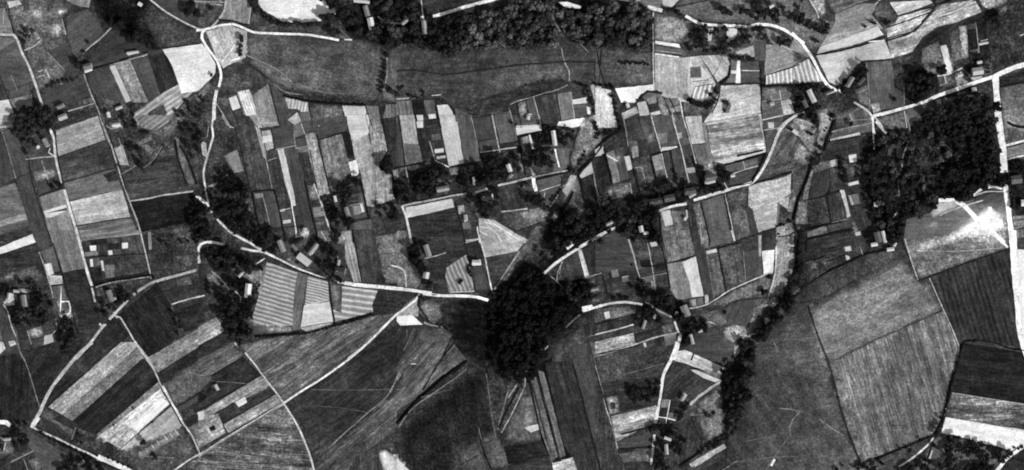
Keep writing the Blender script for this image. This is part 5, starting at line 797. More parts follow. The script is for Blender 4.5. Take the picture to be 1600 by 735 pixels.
TL("1095,520 1110,560 1125,610 1130,640", 5, 13, 'dark tree on the left edge of the pale pasture', 'pasture left edge trees', 26)
TR("1032,480,16 1060,492,14 1090,500,12 1078,540,14 15,508,18 35,500,12 1140,705,14", 'dark bush at the top corner of the pale pasture', 'pasture corner bushes', 28)
TL("725,490 760,480 820,472 880,462 960,462", 7, 8, 'small bush on the dark bank across the ridge meadow', 'bank bushes', 30)
TC("60,500 200,540 180,565 60,560", 5, 12, 'scrub tree at the foot of the ridge meadow', 'ridge foot scrub', 30)
T(930, 0)
TL("95,545 105,580 118,620 125,660 135,700 140,735", 8, 14, 'dark tree in the row on the right edge of the pale pasture', 'pasture right edge trees', 24)
TR("30,495,13 72,500,13 95,505,16 88,490,10 0,482,10", 'dark tree on the top edge of the pale pasture', 'pasture top edge trees', 24)
TL("145,365 305,370", 9, 11, 'small round tree in the short straight row in the meadow', 'short straight tree row', 24)
TL("395,50 430,60 460,70 495,85", 6, 15, 'dark tree beside the lane end at the top of the meadow', 'lane end trees', 28)
TR("725,65,26 750,72,22 775,80,18 840,72,22 868,70,22 905,30,20 930,25,22 925,50,18 895,95,14 945,85,20 970,70,18 940,15,16", 'dark tree in the loose row above the curving white lane', 'loose row above the lane', 30)
TC("890,80 1080,40 1060,100 1000,110 940,120", 12, 16, 'dark tree around the yard of the dark roofed house at the top', 'yard trees at the top', 28)
TR("1045,120,18 1115,105,20 1150,110,16 1160,130,12 1130,85,12 1045,70,14", 'dark tree above the bend of the white lane, top right', 'lane bend trees', 30)
TL("535,572 570,590 600,600 640,615 660,600", 9, 19, 'dark tree in the curved row under the small hay field', 'curved row under the hay field', 22)
TR("660,548,17 688,520,12 700,535,10 692,570,12 680,590,12", 'dark tree beside the white path end, upper right', 'path end trees', 24)
TL("780,330 830,335 880,335 910,345", 7, 13, 'dark tree in the row under the small pale plot', 'row under the pale plot', 26)
TL("650,200 700,180 745,165 750,220", 6, 15, 'dark tree between the two white plots below the lane', 'trees between the white plots', 28)
TL("830,170 900,175 970,170", 7, 17, 'dark tree just below the white lane at the plot corner', 'trees below the white lane', 28)
TC("1120,520 1176,500 1176,640 1150,640", 7, 18, 'dark tree on the left side of the farmhouse grove', 'farmhouse grove side trees', 24)
TR("245,262,24 240,245,20 225,275,16", 'black tree at the lower edge of the top wood', 'wood edge trees', 18)
TR("955,462,12 958,500,12", 'dark bush at the corner of the hay field', 'hay corner bushes', 24)
TR("750,590,16 735,588,12 762,600,12 745,635,12", 'dim bush in the middle of the pale square field', 'pale square field bushes', 40)
TC("150,600 215,590 250,575 290,560", 4, 8, 'tiny bush at the tip of the terraced gardens', 'terrace tip bushes', 28)
T(930, 180)
TL("0,60 10,90 60,110 120,90 150,75", 8, 14, 'dark tree along the foot of the pale pasture', 'pasture foot trees', 24)
TL("458,320 460,350 465,380", 4, 14, 'narrow dark tree at the foot of the garden strips', 'strip foot trees', 22)
TC("700,300 770,330 770,380 730,370", 7, 18, 'dark tree right of the garden house above the curving lane', 'garden house trees', 24)
TC("600,400 740,390 735,430 640,455", 12, 17, 'dark tree between the garden house and the curving lane', 'lane garden trees', 26)
TC("590,290 640,290 620,340 600,340", 4, 12, 'dark bush behind the garden house', 'garden house back bushes', 24)
TR("1110,605,14 1060,632,12 1082,630,10 1053,683,9 1115,612,8", 'small dark bush around the pale patch at the creek', 'creek patch bushes', 22)
TC("490,400 530,400 520,490 495,480", 5, 14, 'dark tree left of the right end cottage in the row', 'cottage row trees', 22)
T(930, 360)
TR("966,354,22", 'single dark oval tree beside the pale strip, right of centre', 'oval tree', 20)
TC("190,300 270,290 290,350 220,350", 6, 17, 'dark tree at the lower end of the garden path', 'garden path end trees', 24)
TC("240,430 330,450 390,520 270,560 235,520", 13, 18, 'dark tree in the orchard left of the lane meeting', 'lane meeting orchard trees', 22)
TC("560,510 640,520 660,580 590,600", 7, 16, 'dark tree right of the lane meeting', 'trees right of the lane meeting', 24)
TC("500,600 540,590 560,650 500,660", 4, 14, 'black tree around the narrow pale barn', 'narrow barn trees', 22)
TR("1000,265,16 1010,272,12 745,470,14 150,385,20 110,390,16 180,390,16 210,200,10", 'dark bush on the field path, right centre', 'field path bushes', 28)
TC("0,0 130,0 180,30 120,10", 3, 15, 'dark tree right of the diagonal lane', 'diagonal lane trees', 26)
T(930, 535)
TR("215,280,24 235,300,22 205,305,18 225,330,18 240,270,16 200,285,14", 'dark tree in the round clump left of the bottom lane', 'round clump by the bottom lane', 22)
TC("270,240 370,220 360,340 260,330", 14, 15, 'dark tree in the scattered orchard left of the bottom lane', 'scattered orchard trees', 26)
TL("525,355 500,400 480,440", 6, 16, 'dark tree in the row right of the small garden beds', 'garden bed tree row', 22)
TC("310,475 480,470 460,520 370,530 320,510", 12, 19, 'black tree across the bottom lane above the white shed', 'trees across the bottom lane', 20)
TC("345,540 390,560 395,700 430,735 340,735", 12, 18, 'dark tree left of the narrow house at the bottom lane', 'bottom house trees', 22)
TC("440,580 500,540 520,560 460,620", 6, 16, 'dark tree right of the narrow house at the bottom lane', 'right bottom house trees', 24)
TL("800,490 760,530 720,555 680,590 640,605 600,625", 11, 16, 'dark tree in the thinning row at the lower end of the stream wood', 'thinning stream row', 22)
TR("490,620,17 485,640,12", 'dark bush in the dim field near the bottom edge', 'dim field bush', 26)
TR("640,415,18 680,410,14 655,425,14", 'dim bush in the small pale meadow by the stream wood', 'small meadow bushes', 38)
T(1240, 0)
TR("445,132,13 462,134,12 405,153,9 412,155,8 120,232,14 132,240,11 530,132,18 540,128,14", 'small dark tree in the pale fields, upper right', 'pale field trees', 26)
TC("640,480 700,400 760,390 740,440", 6, 20, 'dark tree on the upper side of the wood by the main road', 'upper side road wood trees', 22)
TC("820,390 870,380 880,420 830,430", 4, 16, 'black tree at the corner of the white strip plot', 'strip plot trees', 20)
TC("980,400 1010,380 1010,440 980,440", 5, 14, 'dark tree left of the large pale roofed house', 'trees left of the pale house', 22)
TR("572,570,12 580,575,10 215,665,14 330,715,14 1048,325,14 1060,318,12", 'small dark tree beside the main road, right', 'main road small trees', 26)
TC("130,180 190,150 220,180 150,200", 4, 15, 'dark tree at the foot of the scattered trees, top right', 'top right foot trees', 24)
TC("1120,80 1176,60 1176,140 1140,140", 8, 15, 'dark scrub tree in the gully at the top right', 'gully scrub', 24)
T(1440, 90, 7.35)
for q in range(2):
    pass
TR("740,95,14 768,90,14 745,130,14 770,128,14 745,175,14 770,170,14 710,30,14 790,50,12", 'tiny round fruit tree in the little bed right of the large pale house', 'little bed fruit trees', 26)
TR("200,150,40 230,160,36 540,380,24 620,425,26", 'black tree below the white strip at the road gardens', 'road garden trees', 20)
T(1280, 180)
TC("1085,270 1170,265 1170,330 1090,330", 7, 18, 'black tree above the grey square house, right edge', 'square house upper trees', 20)
TC("1090,430 1150,430 1150,560 1105,560", 6, 15, 'dark tree below the grey square house, right edge', 'square house lower trees', 24)
TC("1060,330 1085,335 1085,400 1060,395", 4, 17, 'black tree across the main road', 'trees across the main road', 20)
TC("110,245 140,250 150,330 155,390 130,370", 7, 12, 'small dark tree in the short row between the white plots', 'short row between plots', 22)
TC("640,500 730,490 740,545 660,550", 7, 17, 'dark tree at the lower tip of the large wood by the white track', 'wood tip trees', 26)
TC("900,330 1040,310 1050,400 930,390", 8, 17, 'dark tree above the forked white track', 'forked track trees', 22)
T(1280, 360)
TC("260,0 300,20 300,80 260,60", 5, 15, 'black tree left of the farm under the wood', 'farm left trees', 20)
TC("390,0 470,10 460,60 430,70 400,60", 7, 17, 'black tree right of the farm under the wood', 'farm right trees', 20)
T(1280, 535)
TR("578,556,13 460,607,12 518,615,15 350,690,12 360,695,10 695,435,14 690,475,18 675,500,20 668,525,18 655,590,14", 'dark round tree on the hedge line above the curved path, bottom right', 'hedge line trees', 22)
TC("250,680 330,670 320,735 240,735", 7, 15, 'dark tree at the bottom corner of the big pale field', 'big field corner trees', 24)
TC("80,700 240,700 230,735 90,735", 5, 15, 'dark tree on the bottom edge, right of the cross path', 'bottom edge trees', 24)
TC("480,690 540,700 560,735 450,735", 5, 17, 'black tree at the end of the curved white path', 'curved path end trees', 20)
TC("590,660 640,660 630,735 570,735", 6, 17, 'dark tree between the curved path and the orchard', 'orchard side trees', 22)
TL("1120,605 1140,605 1160,600", 3, 13, 'dark bush where the lower right road leaves the white field', 'road end bushes', 24)
TL("835,632 960,638 1100,665 1170,685", 14, 6, 'tiny bush in the dotted line between the two dark fields', 'dotted bush line', 24)
T(1180, 160, 7.35)
TR("700,225,26 670,240,24 735,520,40 720,615,36 640,680,38 665,670,34 605,350,22 640,362,26 660,295,13 815,295,13 795,335,15 760,430,14 880,155,34 870,130,20 865,205,16", 'dark round tree in the small meadow at the creek bend', 'creek bend meadow trees', 26)
TC("450,80 560,60 700,110 720,200 620,190 520,170", 12, 30, 'dark tree on the lower side of the farmhouse grove', 'lower farmhouse grove trees', 26)
T(1180, 250, 7.35)
TR("1010,215,34 1030,240,28 975,110,30 1000,190,26 980,60,24", 'dark tree in the short upright row between the bright plots', 'upright row between bright plots', 24)
T(1180, 340, 7.35)
TR("385,40,28 410,45,20 285,85,22 310,78,20 245,100,18 265,190,16 390,130,9 350,140,9 318,135,8 895,352,14 180,695,24 160,690,20", 'small dark bush around the bright creek patch', 'bright creek patch bushes', 22)
# ================================================================== BUILD: ground
def pip(X, Y, poly):
    inside = np.zeros(X.shape, bool); n = len(poly)
    for i in range(n):
        x1, y1 = poly[i]; x2, y2 = poly[(i + 1) % n]
        if y1 == y2: continue
        c = ((y1 > Y) != (y2 > Y)) & (X < (x2 - x1) * (Y - y1) / (y2 - y1) + x1)
        inside ^= c
    return inside
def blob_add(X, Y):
    """soft differences of soil and sward, and vignette shading painted round the central wood"""
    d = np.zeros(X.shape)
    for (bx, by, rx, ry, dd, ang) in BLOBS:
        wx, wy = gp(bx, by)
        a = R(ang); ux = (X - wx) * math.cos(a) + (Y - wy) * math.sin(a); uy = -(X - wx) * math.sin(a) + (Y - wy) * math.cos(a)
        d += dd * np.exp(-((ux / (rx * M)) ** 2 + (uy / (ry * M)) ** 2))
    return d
def set_land(me, tone, rows, patch):
    n = len(me.vertices)
    co = np.empty(n * 3, np.float32); me.vertices.foreach_get('co', co); co = co.reshape(-1, 3)
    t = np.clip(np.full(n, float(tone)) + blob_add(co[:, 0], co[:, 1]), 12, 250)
    v = (np.where(t / 255 <= 0.04045, t / 255 / 12.92, ((t / 255 + 0.055) / 1.055) ** 2.4) * ALB).clip(0.006, 0.85)
    a = me.attributes.new('tone', 'FLOAT', 'POINT'); a.data.foreach_set('value', v.astype(np.float32))
    for nm, vec in (('rows', rows), ('patch', patch)):
        a = me.attributes.new(nm, 'FLOAT_VECTOR', 'POINT')
        a.data.foreach_set('vector', np.tile(np.array(vec, np.float32), n))
# the base sheet reaches far beyond the frame
ex = [CELL * 2, CELL * 3, CELL * 5, CELL * 8, 60, 120, 240, 500, 900, 1500]
def ext(g):
    lo = [g[0]]; hi = [g[-1]]
    for e in ex: lo.append(lo[-1] - e); hi.append(hi[-1] + e)
    return np.array(lo[:0:-1] + list(g) + hi[1:])
EXX, EXY = ext(gx), ext(gy)
BX, BY = np.meshgrid(EXX, EXY); BZ = h_raw(BX, BY)
ny_, nx_ = BX.shape
vs = np.stack([BX.ravel(), BY.ravel(), BZ.ravel()], 1)
ii, jj = np.meshgrid(np.arange(nx_ - 1), np.arange(ny_ - 1)); a0 = (jj * nx_ + ii).ravel()
fs = np.concatenate([np.stack([a0, a0 + 1, a0 + nx_ + 1], 1), np.stack([a0, a0 + nx_ + 1, a0 + nx_], 1)])
me = bpy.data.meshes.new('ground'); me.from_pydata(vs.tolist(), [], fs.tolist()); me.materials.append(LAND)
set_land(me, 58, (0.6, 0, 3), (0.9, 0.3, 3.3))
g = bpy.data.objects.new('ground', me); COL.objects.link(g); tag(g, kind='structure')

def clip_half(poly, A, Bp):
    """keep the part of poly left of A->B"""
    if len(poly) < 3: return []
    out = []; ax, ay = A; bx, by = Bp; n = len(poly)
    def s(p): return (bx - ax) * (p[1] - ay) - (by - ay) * (p[0] - ax)
    prev = poly[-1]; sp = s(prev)
    for cur in poly:
        sc_ = s(cur)
        if sc_ >= 0:
            if sp < 0:
                t = sp / (sp - sc_); out.append((prev[0] + (cur[0] - prev[0]) * t, prev[1] + (cur[1] - prev[1]) * t))
            out.append(cur)
        elif sp >= 0:
            t = sp / (sp - sc_); out.append((prev[0] + (cur[0] - prev[0]) * t, prev[1] + (cur[1] - prev[1]) * t))
        prev, sp = cur, sc_
    return out
def area2(p): return sum(p[i - 1][0] * p[i][1] - p[i][0] * p[i - 1][1] for i in range(len(p)))
def drape(poly, dz, V, FA, key):
    """cut a flat outline by the ground's own triangles so that it lies exactly on the sheet"""
    if area2(poly) < 0: poly = poly[::-1]
    xs = [p[0] for p in poly]; ys = [p[1] for p in poly]
    i0 = max(0, int((min(xs) - GX0) // CELL)); i1 = min(NX - 1, int((max(xs) - GX0) // CELL))
    j0 = max(0, int((min(ys) - GY0) // CELL)); j1 = min(NY - 1, int((max(ys) - GY0) // CELL))
    if i1 < i0 or j1 < j0: return
    def vert(x, y):
        k = (round(x, 3), round(y, 3))
        if k not in key: key[k] = len(V); V.append((x, y, hz(x, y) + dz))
        return key[k]
    big = (i1 - i0 + 1) * (j1 - j0 + 1) > 6
    if big:
        I, J = np.meshgrid(np.arange(i0, i1 + 1), np.arange(j0, j1 + 1))
        CXm = GX0 + (I + .5) * CELL; CYm = GY0 + (J + .5) * CELL
        ins = pip(CXm, CYm, poly)
        d = seg_dist(CXm, CYm, poly + [poly[0]])
        full = ins & (d > CELL * 0.75); none = (~ins) & (d > CELL * 0.75)
    for j in range(j0, j1 + 1):
        row = poly
        y0 = GY0 + j * CELL; y1 = y0 + CELL
        if big:
            fr = full[j - j0]; nr = none[j - j0]
        loc = None
        for i in range(i0, i1 + 1):
            x0 = GX0 + i * CELL; x1 = x0 + CELL
            if big:
                if nr[i - i0]: continue
                if fr[i - i0]:
                    a, b, c, d_ = vert(x0, y0), vert(x1, y0), vert(x1, y1), vert(x0, y1)
                    FA.append((a, b, c)); FA.append((a, c, d_)); continue
            if loc is None:
                loc = clip_half(clip_half(poly, (x0, y0), (x0 + 1, y0)), (x0 + 1, y1), (x0, y1)) if len(poly) else []
            if len(loc) < 3: break
            q = clip_half(clip_half(loc, (x0, y1), (x0, y0)), (x1, y0), (x1, y1)) if True else loc
            if len(q) < 3: continue
            for A, Bq in (((x0, y0), (x1, y1)), ((x1, y1), (x0, y0))):
                t = clip_half(q, A, Bq)
                if len(t) < 3 or abs(area2(t)) < 1e-4: continue
                ids = []
                for p in t:
                    k = vert(*p)
                    if not ids or (ids[-1] != k and ids[0] != k) : ids.append(k)
                if len(set(ids)) == len(ids) and len(ids) >= 3: FA.append(tuple(ids))

LEVEL = np.zeros((735 + 140, 1600 + 160), np.int16)   # photo pixels with a margin of 70/80
def level_of(polys):
    """one step above everything already lying there"""
    top = 0; marks = []
    for poly in polys:
        xs = [p[0] for p in poly]; ys = [p[1] for p in poly]
        x0, x1 = int(max(-80, min(xs) - 2)), int(min(1679, max(xs) + 2)); y0, y1 = int(max(-70, min(ys) - 2)), int(min(804, max(ys) + 2))
        if x1 <= x0 or y1 <= y0: continue
        X, Y = np.meshgrid(np.arange(x0, x1 + 1) + .5, np.arange(y0, y1 + 1) + .5)
        m = pip(X, Y, poly); m |= seg_dist(X, Y, list(poly) + [poly[0]]) < 1.0
        sub = LEVEL[y0 + 70:y1 + 71, x0 + 80:x1 + 81]
        if m.any(): top = max(top, int(sub[m].max()))
        marks.append((slice(y0 + 70, y1 + 71), slice(x0 + 80, x1 + 81), m))
    for a, b, m in marks: LEVEL[a, b][m] = top + 1
    return top + 1
IDX = 0
def zlev(l):
    global IDX
    IDX += 1
    return 0.04 + 0.022 * l + 0.000012 * IDX
BELOW = np.full(LEVEL.shape, 58.0, np.float32)    # what already lies at each place, for soft edges
def below_at(x, y):
    k = CAM_H / (CAM_H - h_raw(x, y)); px = x * k / M + 800; py = 367.5 - y * k / M
    i = np.clip((px + 80).astype(int), 0, BELOW.shape[1] - 1); j = np.clip((py + 70).astype(int), 0, BELOW.shape[0] - 1)
    return BELOW[j, i]
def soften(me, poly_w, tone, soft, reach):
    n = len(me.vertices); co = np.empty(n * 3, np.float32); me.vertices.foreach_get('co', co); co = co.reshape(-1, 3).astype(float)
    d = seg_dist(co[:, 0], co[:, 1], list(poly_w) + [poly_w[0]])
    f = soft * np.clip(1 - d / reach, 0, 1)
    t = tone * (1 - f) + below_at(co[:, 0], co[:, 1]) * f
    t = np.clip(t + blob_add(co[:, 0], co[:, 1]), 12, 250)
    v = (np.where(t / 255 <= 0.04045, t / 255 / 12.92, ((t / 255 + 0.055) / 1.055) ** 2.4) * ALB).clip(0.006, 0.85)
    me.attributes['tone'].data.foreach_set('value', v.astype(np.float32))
def paint_below(poly, tone):
    xs = [p[0] for p in poly]; ys = [p[1] for p in poly]
    x0, x1 = int(max(-80, min(xs) - 1)), int(min(1679, max(xs) + 1)); y0, y1 = int(max(-70, min(ys) - 1)), int(min(804, max(ys) + 1))
    if x1 <= x0 or y1 <= y0: return
    X, Y = np.meshgrid(np.arange(x0, x1 + 1) + .5, np.arange(y0, y1 + 1) + .5)
    BELOW[y0 + 70:y1 + 71, x0 + 80:x1 + 81][pip(X, Y, poly)] = tone
def land_obj(name, polys_px, tone, rows, patch, mat=None, soft=0.0):
    lv = level_of(polys_px); dz = zlev(lv)
    V, FA, key = [], [], {}
    for poly in polys_px: drape([gp(*p) for p in poly], dz, V, FA, key)
    if not FA: return None
    me = bpy.data.meshes.new(name); me.from_pydata(V, [], FA); me.materials.append(mat or LAND); me.update()
    set_land(me, tone, rows, patch)
    if soft > 0: soften(me, [gp(*p) for p in polys_px[0]], tone, soft, 3.2 if soft < 0.95 else 9.0)
    if len(polys_px) == 1: paint_below(polys_px[0], tone)
    o = bpy.data.objects.new(name, me); COL.objects.link(o); tag(o, kind='structure')
    return o
def densify(poly, step=14, jit=0.0, rg=None):
    out = []
    n = len(poly)
    for i in range(n):
        a, b = poly[i], poly[(i + 1) % n]
        L = math.hypot(b[0] - a[0], b[1] - a[1]); k = max(1, int(L / step))
        nx, ny = (-(b[1] - a[1]) / (L + 1e-6), (b[0] - a[0]) / (L + 1e-6))
        for q in range(k):
            t = q / k; w_ = 0 if q == 0 else rg.uniform(-jit, jit)
            out.append((a[0] + (b[0] - a[0]) * t + nx * w_, a[1] + (b[1] - a[1]) * t + ny * w_))
    return out
def default_dir(poly):
    best = 0; ang = 0; n = len(poly)
    for i in range(n):
        a, b = poly[i], poly[(i + 1) % n]; L = math.hypot(b[0] - a[0], b[1] - a[1])
        if L > best: best = L; ang = math.atan2(-(b[1] - a[1]), b[0] - a[0])
    return ang
for tone, poly, tex in FIELDS:
    rg = random.Random(int(poly[0][0] * 31 + poly[0][1] * 17))
    ang = default_dir(poly); ra = 0.0; rs = 3.0; ma, st = 0.34, 0.7; jit = 0.5
    k = tex.split()
    if k:
        c = k[0]
        if c == 'm': ma, st, jit = 0.75, 0.15, 1.4
        elif c == 'M': ma, st, jit = 0.60, 0.3, 1.2
        elif c == 'g': ma, st = 0.60, 0.6
        elif c == 'w': ma, st, jit = 0.40, 0.6, 0.7
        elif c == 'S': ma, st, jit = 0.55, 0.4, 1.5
        elif c in 'rRhH':
            ang = R(float(k[1])); rs = float(k[2]) / Z * M
            ra, ma, st = {'r': (0.9, 0.35, 0.7), 'R': (0.18, 0.55, 1.0), 'h': (1.9, 0.26, 0.3), 'H': (0.2, 0.85, 0.9)}[c]
    cxp = sum(p[0] for p in poly) / len(poly); cyp = sum(p[1] for p in poly) / len(poly)
    if cxp > 930 and cyp < 215 and 52 < tone < 180: tone += 13
    tone += 9 * max(0, min(1, (tone - 28) / 14, (100 - tone) / 20))
    ma *= 1.25
    if tone > 170: ma *= 0.5
    if tone < 65: ma += 0.25
    if 85 < tone <= 160: tone += (tone - 85) * 0.24
    elif 160 < tone: tone = min(236, tone + max(0, 18 * (1 - (tone - 160) / 60)))
    ar = abs(area2(poly)) / 2
    nm = 'meadow' if (k and k[0] in 'mM' and ar > 900) else ('garden_plot' if ar < 420 else 'field')
    pl = densify(poly, 7, jit * 0.8 if ar > 300 else 0.3, rg)
    tn = tone * (1 - 0.08 * ra)
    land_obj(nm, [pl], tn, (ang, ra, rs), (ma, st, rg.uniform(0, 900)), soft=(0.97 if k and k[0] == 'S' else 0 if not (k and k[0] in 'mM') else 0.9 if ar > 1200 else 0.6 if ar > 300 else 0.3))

def mitre(pts, w2, rg=None, jit=0.0):
    Lf, Rt = [], []
    n = len(pts)
    for i, p in enumerate(pts):
        a = pts[max(0, i - 1)]; b = pts[min(n - 1, i + 1)]
        def un(u, v):
            L = math.hypot(v[0] - u[0], v[1] - u[1]) + 1e-9; return ((v[0] - u[0]) / L, (v[1] - u[1]) / L)
        d1 = un(a, p) if i > 0 else un(p, b); d2 = un(p, b) if i < n - 1 else d1
        tx, ty = d1[0] + d2[0], d1[1] + d2[1]; L = math.hypot(tx, ty) + 1e-9; tx /= L; ty /= L
        c = max(0.6, tx * d1[0] + ty * d1[1]); w_ = w2 / c
        wl = w_ * (1 + (rg.uniform(-jit, jit) if rg else 0)); wr = w_ * (1 + (rg.uniform(-jit, jit) if rg else 0))
        Lf.append((p[0] - ty * wl, p[1] + tx * wl)); Rt.append((p[0] + ty * wr, p[1] - tx * wr))
    return Lf, Rt
def smooth_line(pts, step):
    """Catmull-Rom through the traced points"""
    out = []
    n = len(pts)
    if n < 3: 
        L = math.hypot(pts[1][0] - pts[0][0], pts[1][1] - pts[0][1]); k = max(1, int(L / step))
        return [(pts[0][0] + (pts[1][0] - pts[0][0]) * q / k, pts[0][1] + (pts[1][1] - pts[0][1]) * q / k) for q in range(k + 1)]
    for i in range(n - 1):
        p0 = pts[max(0, i - 1)]; p1 = pts[i]; p2 = pts[i + 1]; p3 = pts[min(n - 1, i + 2)]
        L = math.hypot(p2[0] - p1[0], p2[1] - p1[1]); k = max(1, int(L / step))
        for q in range(k):
            t = q / k
            out.append(tuple(0.5 * (2 * p1[c] + (p2[c] - p0[c]) * t + (2 * p0[c] - 5 * p1[c] + 4 * p2[c] - p3[c]) * t * t + (3 * p1[c] - p0[c] - 3 * p2[c] + p3[c]) * t ** 3) for c in (0, 1)))
    out.append(pts[-1]); return out
ROAD_LINES = []
for tone, wd, pts, name in ROADS:
    rg = random.Random(int(pts[0][0] * 13 + pts[0][1] * 7))
    line = smooth_line(pts, 6)
    main = name in ('road', 'lane')
    Lf, Rt = mitre(line, wd / 2 * (0.86 if main else 0.8 if tone > 100 else 0.95), rg, 0.14 if main else 0.38)
    quads = [[Lf[i], Lf[i + 1], Rt[i + 1], Rt[i]] for i in range(len(line) - 1)]
    nm = name or ('ditch' if tone < 60 else 'path')
    land_obj(nm, quads, tone, (0, 0, 3), (0.5 if tone > 160 else 0.7, 0.0, rg.uniform(0, 900)))
    if tone > 120 and wd > 1.8: ROAD_LINES.append(([flat(*p) for p in line], wd / 2 * M))
print('fields', len(FIELDS), 'lines', len(ROADS), 'max level', LEVEL.max())
# ================================================================== foliage building blocks
def ico(sub):
    bm = bmesh.new(); bmesh.ops.create_icosphere(bm, subdivisions=sub, radius=1)
    v = np.array([x.co[:] for x in bm.verts]); f = np.array([[q.index for q in x.verts] for x in bm.faces]); bm.free(); return v, f
ICO1, ICO2 = ico(1), ico(2)
def crown_arrays(seed, lumps, leaves, base, leaf=0.2, flat_=0.85, spread=1.0):
    """an uneven crown of unit radius: knobbly leaf masses with loose leaf clumps standing off them"""
    rs = np.random.RandomState(seed); V, Fc, n = [], [], 0; cs = []
    for k in range(lumps):
        a = rs.uniform(0, 2 * math.pi); rr = 0 if k == 0 else rs.uniform(0.3, 0.62) * spread
        c = np.array([math.cos(a) * rr, math.sin(a) * rr, (rs.uniform(-.35, .35) if k else 0.1)]); r = rs.uniform(0.30, 0.5) if k else 0.6 / spread
        cs.append((c, r))
        v = base[0].copy(); ph = rs.uniform(0, 6, 6)
        d = 1 + 0.16 * np.sin(v[:, 0] * 5 + ph[0]) * np.cos(v[:, 1] * 5 + ph[1]) + 0.14 * np.sin(v[:, 2] * 6 + v[:, 0] * 4 + ph[2]) + rs.uniform(-.13, .13, len(v))
        v = v * (d * r)[:, None] * np.array([1, 1, flat_]) + c
        V.append(v); Fc.append(base[1] + n); n += len(v)
    tri = np.concatenate(Fc); 
    qs = []
    for _ in range(leaves):
        c, r = cs[rs.randint(lumps)]
        d = rs.normal(size=3); d[2] = abs(d[2]) * 0.9 - 0.25; d /= np.linalg.norm(d)
        p = c + d * r * rs.uniform(0.95, 1.28) * np.array([1, 1, flat_])
        u = rs.normal(size=3); u -= d * u.dot(d) * 0.6; u /= np.linalg.norm(u); w_ = np.cross(d + 0.3 * rs.normal(size=3), u); w_ /= np.linalg.norm(w_)
        s = leaf * rs.uniform(0.5, 1.1)
        V.append(np.array([p - u * s - w_ * s * .6, p + u * s - w_ * s * .5, p + u * s * .7 + w_ * s * .8, p - u * s * .6 + w_ * s * .7])); qs.append([n, n + 1, n + 2, n + 3]); n += 4
    V = np.concatenate(V); q = np.array(qs).reshape(-1, 4)
    return V, tri, q
def trunk_arrays(seed, h=1.35, r0=0.09):
    rs = np.random.RandomState(seed); V, Q, n = [], [], 0
    def tube(p0, p1, ra, rb, k=6):
        nonlocal n
        d = p1 - p0; d = d / np.linalg.norm(d); u = np.cross(d, [0.3, 0.9, 0.1]); u /= np.linalg.norm(u); w_ = np.cross(d, u)
        for p, r in ((p0, ra), (p1, rb)):
            for i in range(k):
                a = 2 * math.pi * i / k; V.append(p + (u * math.cos(a) + w_ * math.sin(a)) * r)
        for i in range(k): Q.append([n + i, n + (i + 1) % k, n + k + (i + 1) % k, n + k + i])
        n += 2 * k
    top = np.array([rs.uniform(-.06, .06), rs.uniform(-.06, .06), h * 0.62]); tube(np.array([0, 0, -0.15]), top, r0, r0 * .7); tube(top, top + np.array([rs.uniform(-.1, .1), rs.uniform(-.1, .1), h * .5]), r0 * .68, r0 * .3)
    for i in range(4):
        a = i * 1.6 + rs.uniform(0, .6); tube(top * rs.uniform(.8, 1.0), top + np.array([math.cos(a) * .5, math.sin(a) * .5, rs.uniform(.25, .5)]), r0 * .45, r0 * .15, 5)
    return np.array(V), np.array(Q)
PROTO = [crown_arrays(s, 7, 230, ICO2, 0.15) for s in (1, 2, 3, 4, 5)]
FARC = [crown_arrays(s, 7, 110, ICO1, 0.19, 0.66, 1.3) for s in range(20, 36)]
BUSHC = [crown_arrays(s, 4, 60, ICO1, 0.22, 0.8) for s in range(40, 46)]
def arr_mesh(name, V, tri, quad, mat, tone=None):
    me = bpy.data.meshes.new(name)
    nv = len(V); me.vertices.add(nv); me.vertices.foreach_set('co', np.asarray(V, np.float32).ravel())
    nl = len(tri) * 3 + len(quad) * 4
    me.loops.add(nl); me.loops.foreach_set('vertex_index', np.concatenate([np.asarray(tri).ravel(), np.asarray(quad).ravel()]).astype(np.int32))
    npoly = len(tri) + len(quad); me.polygons.add(npoly)
    me.polygons.foreach_set('loop_start', np.concatenate([np.arange(len(tri)) * 3, len(tri) * 3 + np.arange(len(quad)) * 4]).astype(np.int32))
    me.polygons.foreach_set('loop_total', np.concatenate([np.full(len(tri), 3), np.full(len(quad), 4)]).astype(np.int32))
    me.materials.append(mat); me.update(calc_edges=True); me.validate()
    if tone is not None:
        a = me.attributes.new('tone', 'FLOAT', 'POINT'); a.data.foreach_set('value', np.asarray(tone, np.float32))
    return me
